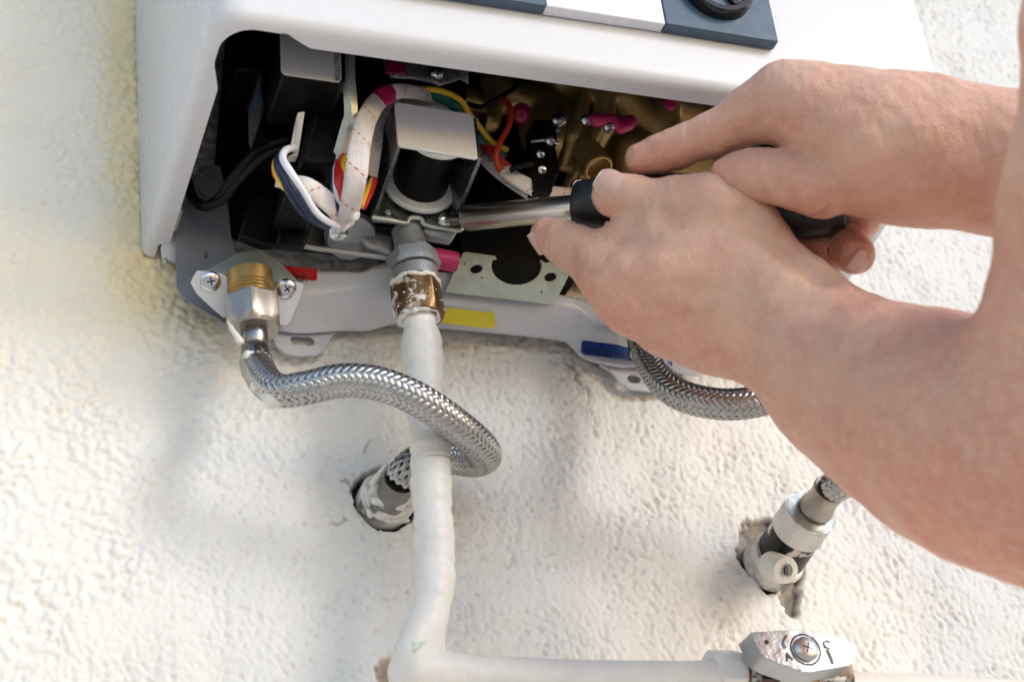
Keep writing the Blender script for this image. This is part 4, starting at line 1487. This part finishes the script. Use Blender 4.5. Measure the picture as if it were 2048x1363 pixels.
# ================================================================== SCREWDRIVER
drv = empty('screwdriver', VD(1150, 415, 748), 'screwdriver with thick steel shaft and black handle turning the solenoid screw', 'screwdriver')
tip = U(893, 440, -45.5)
s1 = VD(1153, 415, 748)
sdir = nrm(s1 - tip)
LL = np.linalg.norm(s1 - tip)
MB().lathe(tip, sdir, [(-.6, .3), (1.5, 1.6), (3, 2.6), (9, 2.7), (LL * .16, 3.0)], 18, hexa={3}).build('bit', M['ferrule'], drv, angle=30)
MB().lathe(tip, sdir, [(LL * .145, 3.2), (LL * .15, 4.6), (LL * .165, 5.3), (LL + 3, 5.3)], 40).build('shaft', M['steel'], drv, angle=40)
h1p = VD(1695, 424, 716)
hd = nrm(h1p - s1)
HL = np.linalg.norm(h1p - s1)
s1b = VD(1150, 407, 747)
hd = nrm(h1p - s1b)
MB().lathe(s1b, hd, [(0, 5.2), (0, 8.0), (1, 9.0), (5, 9.8), (12, 11), (HL * .25, 12.6), (HL * .4, 13.2), (HL * .6, 12.8), (HL * .8, 11.8), (HL * .95, 9.5), (HL, 6), (HL + .5, 0)], 40).build('handle', M['rubber'], drv, angle=40)
# a moulded stripe in the grip
u_, v_ = frame(hd)

# ================================================================== PERSON
person = empty('person', VD(1750, 520, 690), 'person with bare forearms holding the screwdriver in both hands', 'person')


def limb(prims, subs, lo, hi, h):
    fld = Field(lo, hi, h)
    for (a, ra, b, rb, k) in prims:
        pa_, pb_ = VD(*a), VD(*b)
        fld.cone(pa_, pb_, ra * a[2] / F, rb * b[2] / F, k)
    for (a, ra, b, rb, k) in subs:
        pa_, pb_ = VD(*a), VD(*b)
        fld.cone(pa_, pb_, ra * a[2] / F, rb * b[2] / F, k, True)
    return fld


def chain(l, k):
    return [((a[0], a[1], a[2]), a[3], (b[0], b[1], b[2]), b[3], k) for a, b in zip(l[:-1], l[1:])]


BASE = np.array([.74, .44, .315])
RED = np.array([.60, .235, .155])
PALE = np.array([.74, .48, .36])


def skin_col(V, reds, pales):
    c = np.tile(BASE, (len(V), 1))
    for (q, rad, w) in reds:
        d = np.linalg.norm(V - VD(*q), axis=1)
        f_ = (w * np.exp(-(d / rad) ** 2))[:, None]
        c = c * (1 - f_) + RED * f_
    for (q, rad, w) in pales:
        d = np.linalg.norm(V - VD(*q), axis=1)
        f_ = (w * np.exp(-(d / rad) ** 2))[:, None]
        c = c * (1 - f_) + PALE * f_
    return c


# --- lower arm and hand: thumb and forefinger at the shaft
A = []
A += chain([(1224, 392, 724, 42), (1262, 397, 722, 45), (1292, 404, 720, 43)], 3)          # thumb end
A += chain([(1292, 404, 720, 43), (1350, 412, 716, 56), (1415, 428, 712, 68)], 5)
A += chain([(1415, 428, 712, 68), (1480, 480, 712, 84), (1560, 580, 712, 92)], 9)
A += chain([(1094, 468, 738, 33), (1122, 482, 734, 41), (1160, 502, 730, 45)], 3)         # forefinger
A += chain([(1160, 502, 730, 45), (1205, 535, 722, 54), (1240, 566, 714, 64)], 5)
A += chain([(1240, 566, 714, 62), (1340, 560, 708, 80), (1500, 590, 706, 100)], 9)
A += chain([(1275, 618, 716, 58), (1380, 620, 712, 84), (1520, 630, 708, 100)], 9)
A += chain([(1340, 655, 720, 58), (1430, 650, 714, 76), (1530, 650, 710, 96)], 9)
A += chain([(1420, 684, 724, 62), (1475, 668, 716, 76), (1540, 655, 712, 100)], 8)
A += chain([(1330, 470, 716, 50), (1400, 520, 710, 78), (1520, 580, 706, 100)], 9)
A += chain([(1540, 625, 708, 104), (1580, 652, 702, 122), (1700, 757, 684, 158), (1800, 810, 668, 184), (1890, 850, 652, 208), (1990, 890, 630, 226)], 12)
A += chain([(1990, 890, 630, 226), (2110, 925, 608, 240)], 16)
A += chain([(2110, 925, 608, 236), (2180, 700, 600, 215), (2225, 400, 592, 205), (2270, 50, 585, 205), (2300, -250, 580, 210)], 11)
A += chain([(1212, 496, 724, 40), (1262, 478, 719, 44), (1320, 470, 714, 56)], 4)
# folded fingers on the far side of the grip
A += chain([(1290, 610, 722, 52), (1250, 560, 742, 42), (1240, 500, 752, 38)], 4)
A += chain([(1345, 645, 726, 52), (1320, 585, 748, 42), (1320, 520, 756, 38), (1350, 500, 748, 34)], 4)
A += chain([(1420, 670, 730, 50), (1400, 600, 750, 40), (1390, 540, 758, 34), (1410, 510, 750, 30)], 4)
Asub = [((1216, 452, 716), 6, (1290, 430, 709), 5, 2.2), ((1225, 372, 716), 1, (1226, 372, 716), 1, 1)]
Asub = [((1214, 452, 711), 3.5, (1286, 432, 704), 3, 2.5),
        ((1300, 365, 706), 2.5, (1306, 395, 707), 2.5, 1.2),
        ((1500, 420, 694), 10, (1640, 560, 684), 14, 10)]
# tendons and knuckle bumps
A += chain([(1250, 548, 702, 18), (1262, 560, 702, 18)], 8)
A += chain([(1600, 580, 690, 18), (1760, 690, 664, 20)], 12)
A += chain([(1430, 392, 704, 26), (1470, 410, 702, 20)], 10)
fa = limb(A, Asub, (60, -380, -340), (420, -60, 260), 1.35)
V_, Q_ = fa.mesh()
V_ = smooth_mesh(V_, Q_, 3)
col_a = skin_col(V_, [((1230, 395, 715), 12, .7), ((1095, 470, 732), 12, .55), ((1180, 560, 712), 20, .5), ((1240, 640, 708), 22, .45), ((1420, 420, 700), 18, .3), ((1500, 440, 690), 10, .5),
                      ((1700, 900, 670), 60, .45), ((1950, 1050, 600), 50, .6), ((2040, 850, 560), 60, .4), ((1900, 1120, 610), 70, .5), ((1430, 740, 715), 25, .45)],
                 [((1560, 520, 690), 24, .8), ((1700, 620, 670), 30, .5), ((1260, 440, 715), 10, .4), ((1480, 380, 700), 14, .5)])  # pale tint paints the highlight along the wrist ridge
arm_a = mesh_from(V_, Q_, 'arm', M['skin'], person, col_a)


# --- upper arm and hand: forefinger along the grip, thumb beneath
B = []
B += chain([(1278, 317, 728, 31), (1330, 302, 726, 37), (1366, 291, 724, 40), (1432, 266, 720, 45), (1492, 236, 716, 53), (1560, 200, 710, 60)], 4)
B += chain([(1560, 200, 710, 60), (1620, 218, 704, 78), (1720, 268, 702, 122), (1830, 296, 700, 130)], 10)
B += chain([(1462, 350, 708, 40), (1500, 348, 705, 47), (1532, 352, 703, 51), (1590, 360, 699, 57), (1650, 368, 697, 62), (1740, 346, 698, 84), (1830, 312, 700, 118)], 3.5)
B += chain([(1830, 300, 700, 130), (1930, 314, 696, 126), (2060, 335, 688, 130), (2250, 365, 676, 150), (2500, 400, 662, 165)], 14)
B += chain([(1600, 240, 722, 60), (1700, 300, 718, 100), (1800, 310, 712, 110)], 10)
B += chain([(1900, 398, 700, 38), (1955, 402, 698, 38)], 5)
B += chain([(1580, 175, 706, 30), (1640, 176, 704, 24)], 10)
# folded fingers under the grip
B += chain([(1690, 380, 728, 60), (1640, 430, 744, 44), (1585, 480, 740, 44), (1610, 500, 732, 40), (1648, 505, 724, 36)], 4)
B += chain([(1740, 380, 728, 56), (1700, 430, 740, 46), (1668, 475, 734, 44)], 4)
B += chain([(1668, 475, 734, 44), (1690, 492, 724, 42), (1710, 508, 716, 42)], 3)
B += chain([(1750, 400, 726, 46), (1728, 440, 732, 34), (1712, 468, 728, 34)], 3)
Bsub = [((1522, 240, 694), 2.5, (1550, 282, 694), 5, 2.2), ((1548, 286, 693), 5.5, (1600, 284, 686), 4, 2.6), ((1600, 284, 683), 4, (1668, 262, 674), 3, 3),
        ((1540, 200, 690), 4, (1560, 262, 692), 4, 4), ((1600, 262, 681), 2, (1640, 235, 676), 1.5, 3),
        ((1560, 250, 694), 1.6, (1600, 272, 689), 1.6, 2.5),
        ((1425, 318, 716), 5, (1545, 298, 702), 5, 1.8),
        ((1636, 432, 695), 4, (1660, 408, 689), 2, 2.5),
        ((1664, 470, 720), 3, (1655, 512, 718), 3, 1.5)]
fbm = limb(B, Bsub, (130, -290, -130), (430, -60, 110), 1.15)
V_, Q_ = fbm.mesh()
V_ = smooth_mesh(V_, Q_, 3)
col_b = skin_col(V_, [((1275, 325, 722), 14, .75), ((1340, 330, 720), 14, .5), ((1440, 285, 712), 16, .45), ((1500, 300, 700), 14, .5), ((1580, 255, 690), 14, .55), ((1620, 505, 725), 22, .9), ((1700, 490, 715), 18, .9),
                      ((1640, 420, 690), 16, .4), ((1450, 350, 708), 10, .5), ((1750, 440, 690), 20, .4)],
                 [((1620, 150, 700), 20, .6), ((1800, 200, 690), 26, .5), ((1560, 340, 700), 14, .3)])
arm_b = mesh_from(V_, Q_, 'arm', M['skin'], person, col_b)



def refine(o, creases, seed=1):
    """finer skin: gentle unevenness, wrinkle lines and folds worked into the mesh itself"""
    mod = o.modifiers.new('s', 'SUBSURF')
    mod.levels = mod.render_levels = 1
    bpy.context.view_layer.update()
    me = bpy.data.meshes.new_from_object(o.evaluated_get(bpy.context.evaluated_depsgraph_get()))
    o.modifiers.remove(mod)
    n = len(me.vertices)
    co = np.empty(n * 3, np.float32)
    me.vertices.foreach_get('co', co)
    co = co.reshape(-1, 3).astype(float) / S
    no = np.empty(n * 3, np.float32)
    me.vertices.foreach_get('normal', no)
    no = no.reshape(-1, 3)
    W = co + WLOC[o.name]
    r_ = np.random.default_rng(seed)
    d = np.zeros(n)
    for wl, am in ((26, .34), (14, .20), (8, .10), (4.5, .05)):
        for q in range(6):
            w = nrm(r_.normal(size=3)) * 2 * math.pi / (wl * r_.uniform(.75, 1.3))
            d += am * .45 * np.sin(W @ w + r_.uniform(0, 6.28))
    rel = (W - CAM) @ R
    px = 1024 + F * rel[:, 0] / rel[:, 1]
    py = 681.5 - F * rel[:, 2] / rel[:, 1]
    facing = np.einsum('ij,ij->i', no, nrm_rows(CAM - W)) > .05
    wob = 1.6 * np.sin(px * .21 + py * .13) + 1.2 * np.sin(py * .33 - px * .11)
    for line, depth, width, dmax in creases:
        dist = segdist(px + wob, py + wob * .6, line)
        mk = facing & (rel[:, 1] < dmax)
        g_ = np.exp(-(dist / width) ** 2) * mk
        d -= depth * g_
        d += depth * .35 * np.exp(-((dist - width * 2.1) / (width * 1.2)) ** 2) * mk
    co = co + no * d[:, None]
    me.vertices.foreach_set('co', (co * S).astype(np.float32).ravel())
    me.shade_smooth()
    me.update()
    me.name = 'arm'
    if not me.materials:
        me.materials.append(M['skin'])
    o.data = me


CA = [([(1282, 374), (1289, 398), (1283, 422)], .5, 3.2, 735), ([(1295, 371), (1303, 396), (1297, 424)], .55, 3.2, 735), ([(1309, 370), (1316, 390)], .4, 3, 735), ([(1270, 378), (1276, 396)], .3, 3, 735),
      ([(1258, 362), (1252, 384), (1236, 404), (1216, 412)], .35, 2.6, 735),
      ([(1212, 449), (1240, 444), (1264, 432), (1288, 416), (1305, 405)], 1.1, 4.5, 730),
      ([(1132, 436), (1140, 462), (1138, 486)], .35, 3, 745), ([(1146, 437), (1156, 470), (1152, 500)], .4, 3, 745), ([(1162, 442), (1172, 476)], .3, 3, 745),
      ([(1190, 560), (1215, 575), (1232, 600)], .35, 5, 730), ([(1178, 520), (1205, 545)], .3, 5, 730), ([(1245, 620), (1262, 640), (1290, 650)], .35, 6, 730),
      ([(1330, 655), (1352, 672), (1385, 690)], .35, 6, 735),
      ([(1280, 590), (1350, 592), (1430, 600)], .35, 9, 720), ([(1320, 540), (1400, 555), (1480, 575)], .3, 9, 720), ([(1350, 640), (1430, 640), (1500, 640)], .3, 9, 722),
      ([(1560, 505), (1590, 560), (1600, 640)], .4, 7, 700), ([(1545, 700), (1556, 740)], .6, 5, 720), ([(1500, 735), (1530, 700), (1545, 650)], .45, 6, 720),
      ([(1740, 640), (1900, 700), (2040, 800)], .5, 16, 690), ([(1620, 800), (1760, 900), (1900, 960)], .4, 18, 690)]
for k in range(14):            # fine lines on the back of the hand
    x_, y_ = rng.uniform(1250, 1500), rng.uniform(450, 700)
    CA.append(([(x_, y_), (x_ + rng.uniform(12, 30), y_ + rng.uniform(-14, 22))], .14, 2.4, 722))
CB = [([(1424, 226), (1430, 246), (1426, 268)], .45, 3, 740), ([(1437, 219), (1444, 244), (1440, 266)], .5, 3.2, 740), ([(1450, 214), (1457, 240)], .4, 3, 740), ([(1412, 232), (1416, 254)], .3, 3, 740),
      ([(1340, 262), (1346, 282)], .3, 2.6, 745), ([(1352, 258), (1359, 282), (1356, 300)], .35, 2.8, 745), ([(1366, 254), (1372, 276)], .3, 2.6, 745),
      ([(1524, 232), (1540, 262), (1560, 288), (1580, 294)], .9, 4.5, 730), ([(1566, 292), (1600, 286), (1650, 266), (1672, 262)], .8, 4, 725),
      ([(1556, 256), (1580, 270), (1612, 268), (1640, 250)], .5, 3.5, 725), ([(1560, 232), (1590, 246), (1622, 240)], .4, 3.5, 725), ([(1570, 212), (1600, 222), (1630, 216)], .35, 3.5, 725),
      ([(1600, 276), (1632, 262), (1660, 240)], .4, 3, 725), ([(1545, 190), (1560, 215), (1556, 240)], .35, 4, 725), ([(1580, 160), (1590, 185)], .25, 4, 725),
      ([(1466, 310), (1474, 330)], .3, 3, 725), ([(1520, 300), (1528, 322), (1524, 345)], .4, 3.2, 722), ([(1536, 298), (1545, 320)], .35, 3, 722),
      ([(1630, 428), (1645, 418), (1660, 402)], .8, 4, 722), ([(1690, 440), (1740, 425), (1790, 400)], .4, 5, 720),
      ([(1840, 436), (1870, 425), (1920, 395)], .6, 5, 716), ([(1880, 380), (1895, 410), (1890, 432)], .45, 4, 716), ([(1905, 370), (1925, 400), (1930, 430)], .4, 4, 716), ([(1830, 395), (1850, 420)], .4, 4, 716),
      ([(1700, 180), (1800, 200), (1920, 215)], .35, 9, 720), ([(1660, 240), (1760, 255), (1880, 262)], .3, 9, 720),
      ]
for k in range(10):
    x_, y_ = rng.uniform(1600, 1850), rng.uniform(190, 400)
    CB.append(([(x_, y_), (x_ + rng.uniform(-8, 14), y_ + rng.uniform(14, 34))], .14, 2.4, 722))
refine(arm_a, CA, 3)
refine(arm_b, CB, 4)


# --- fingernails, bent sheets laid on the finger ends
def nail(cp, dir_px, w, l, arm, lift=.0, bulge=1.6, tipw=.12, nrm_to=None):
    """cp: centre (px,py,depth) on the skin; dir: direction to the free edge; sizes in mm"""
    c = VD(*cp)
    d = VD(cp[0] + dir_px[0], cp[1] + dir_px[1], cp[2] + (dir_px[2] if len(dir_px) > 2 else 0)) - c
    d = nrm(d)
    view = nrm_to if nrm_to is not None else nrm(CAM - c)
    view = nrm(view)
    s_ = nrm(np.cross(d, view))
    n_ = np.cross(s_, d)
    if np.dot(n_, CAM - c) < 0:
        n_ = -n_
    for part in (0, 1):
        P_ = []
        lo, hi = ((-1, .92), (.9, 1.0))[part]
        for a in np.linspace(lo, hi, 14 if part == 0 else 5):
            row = []
            if a < -.2:
                wf = math.sqrt(max(0.0, 1 - ((a + .2) / .8) ** 2)) ** .6
            elif a > .1:
                wf = math.sqrt(max(0.02, 1 - ((a - .1) / .93) ** 2)) ** .62
            else:
                wf = 1
            for b in np.linspace(-1, 1, 11):
                row.append(c + d * a * l / 2 + s_ * b * w / 2 * wf - n_ * (bulge * (b * wf) ** 2 + .5 * max(a, -.3) ** 2 + (.35 if a < -.9 else 0)) + n_ * (.25 + .03 * part))
            P_.append(row)
        o = MB().grid(P_).build('fingernail' if part == 0 else 'nail_edge', M['nail'] if part == 0 else M['nailtip'], arm if part == 0 else last, solid=.4, angle=80)
        last = o
    return o


def surf(V, px, py):
    """skin point seen at a pixel: nearest vertex to the ray, front side"""
    r = ray(px, py)
    r = r / np.linalg.norm(r)
    w = V - CAM
    t = w @ r
    d = np.linalg.norm(w - t[:, None] * r, axis=1)
    ok = d < 1.6
    q = np.argmin(np.where(ok, t, 1e9))
    return t[q] / np.linalg.norm(ray(px, py)) * 1.0


VA = fa.mesh()[0]
VB = fbm.mesh()[0]
dt = surf(VA, 1216, 372)
nail((1220, 369, dt), (-38, -22, 3), 12.0, 12.5, arm_a, bulge=2.2, nrm_to=nrm(CAM - VD(1216, 373, dt)) + np.array([-.1, 0, .25]))
dt = surf(VA, 1072, 480)
nail((1071, 489, dt + 4), (-22, -32, 0), 7.5, 9.5, arm_a, bulge=1.6, nrm_to=np.array([-.60, .1, -.80]))
dt = surf(VB, 1722, 524)
nail((1719, 524, dt), (16, 10, 3), 9.0, 8.0, arm_b, bulge=2.0, nrm_to=nrm(CAM - VD(1720, 524, dt)) + np.array([.1, 0, -.35]))
print('verts', sum(len(o.data.vertices) for o in scene.objects if o.type == 'MESH'))
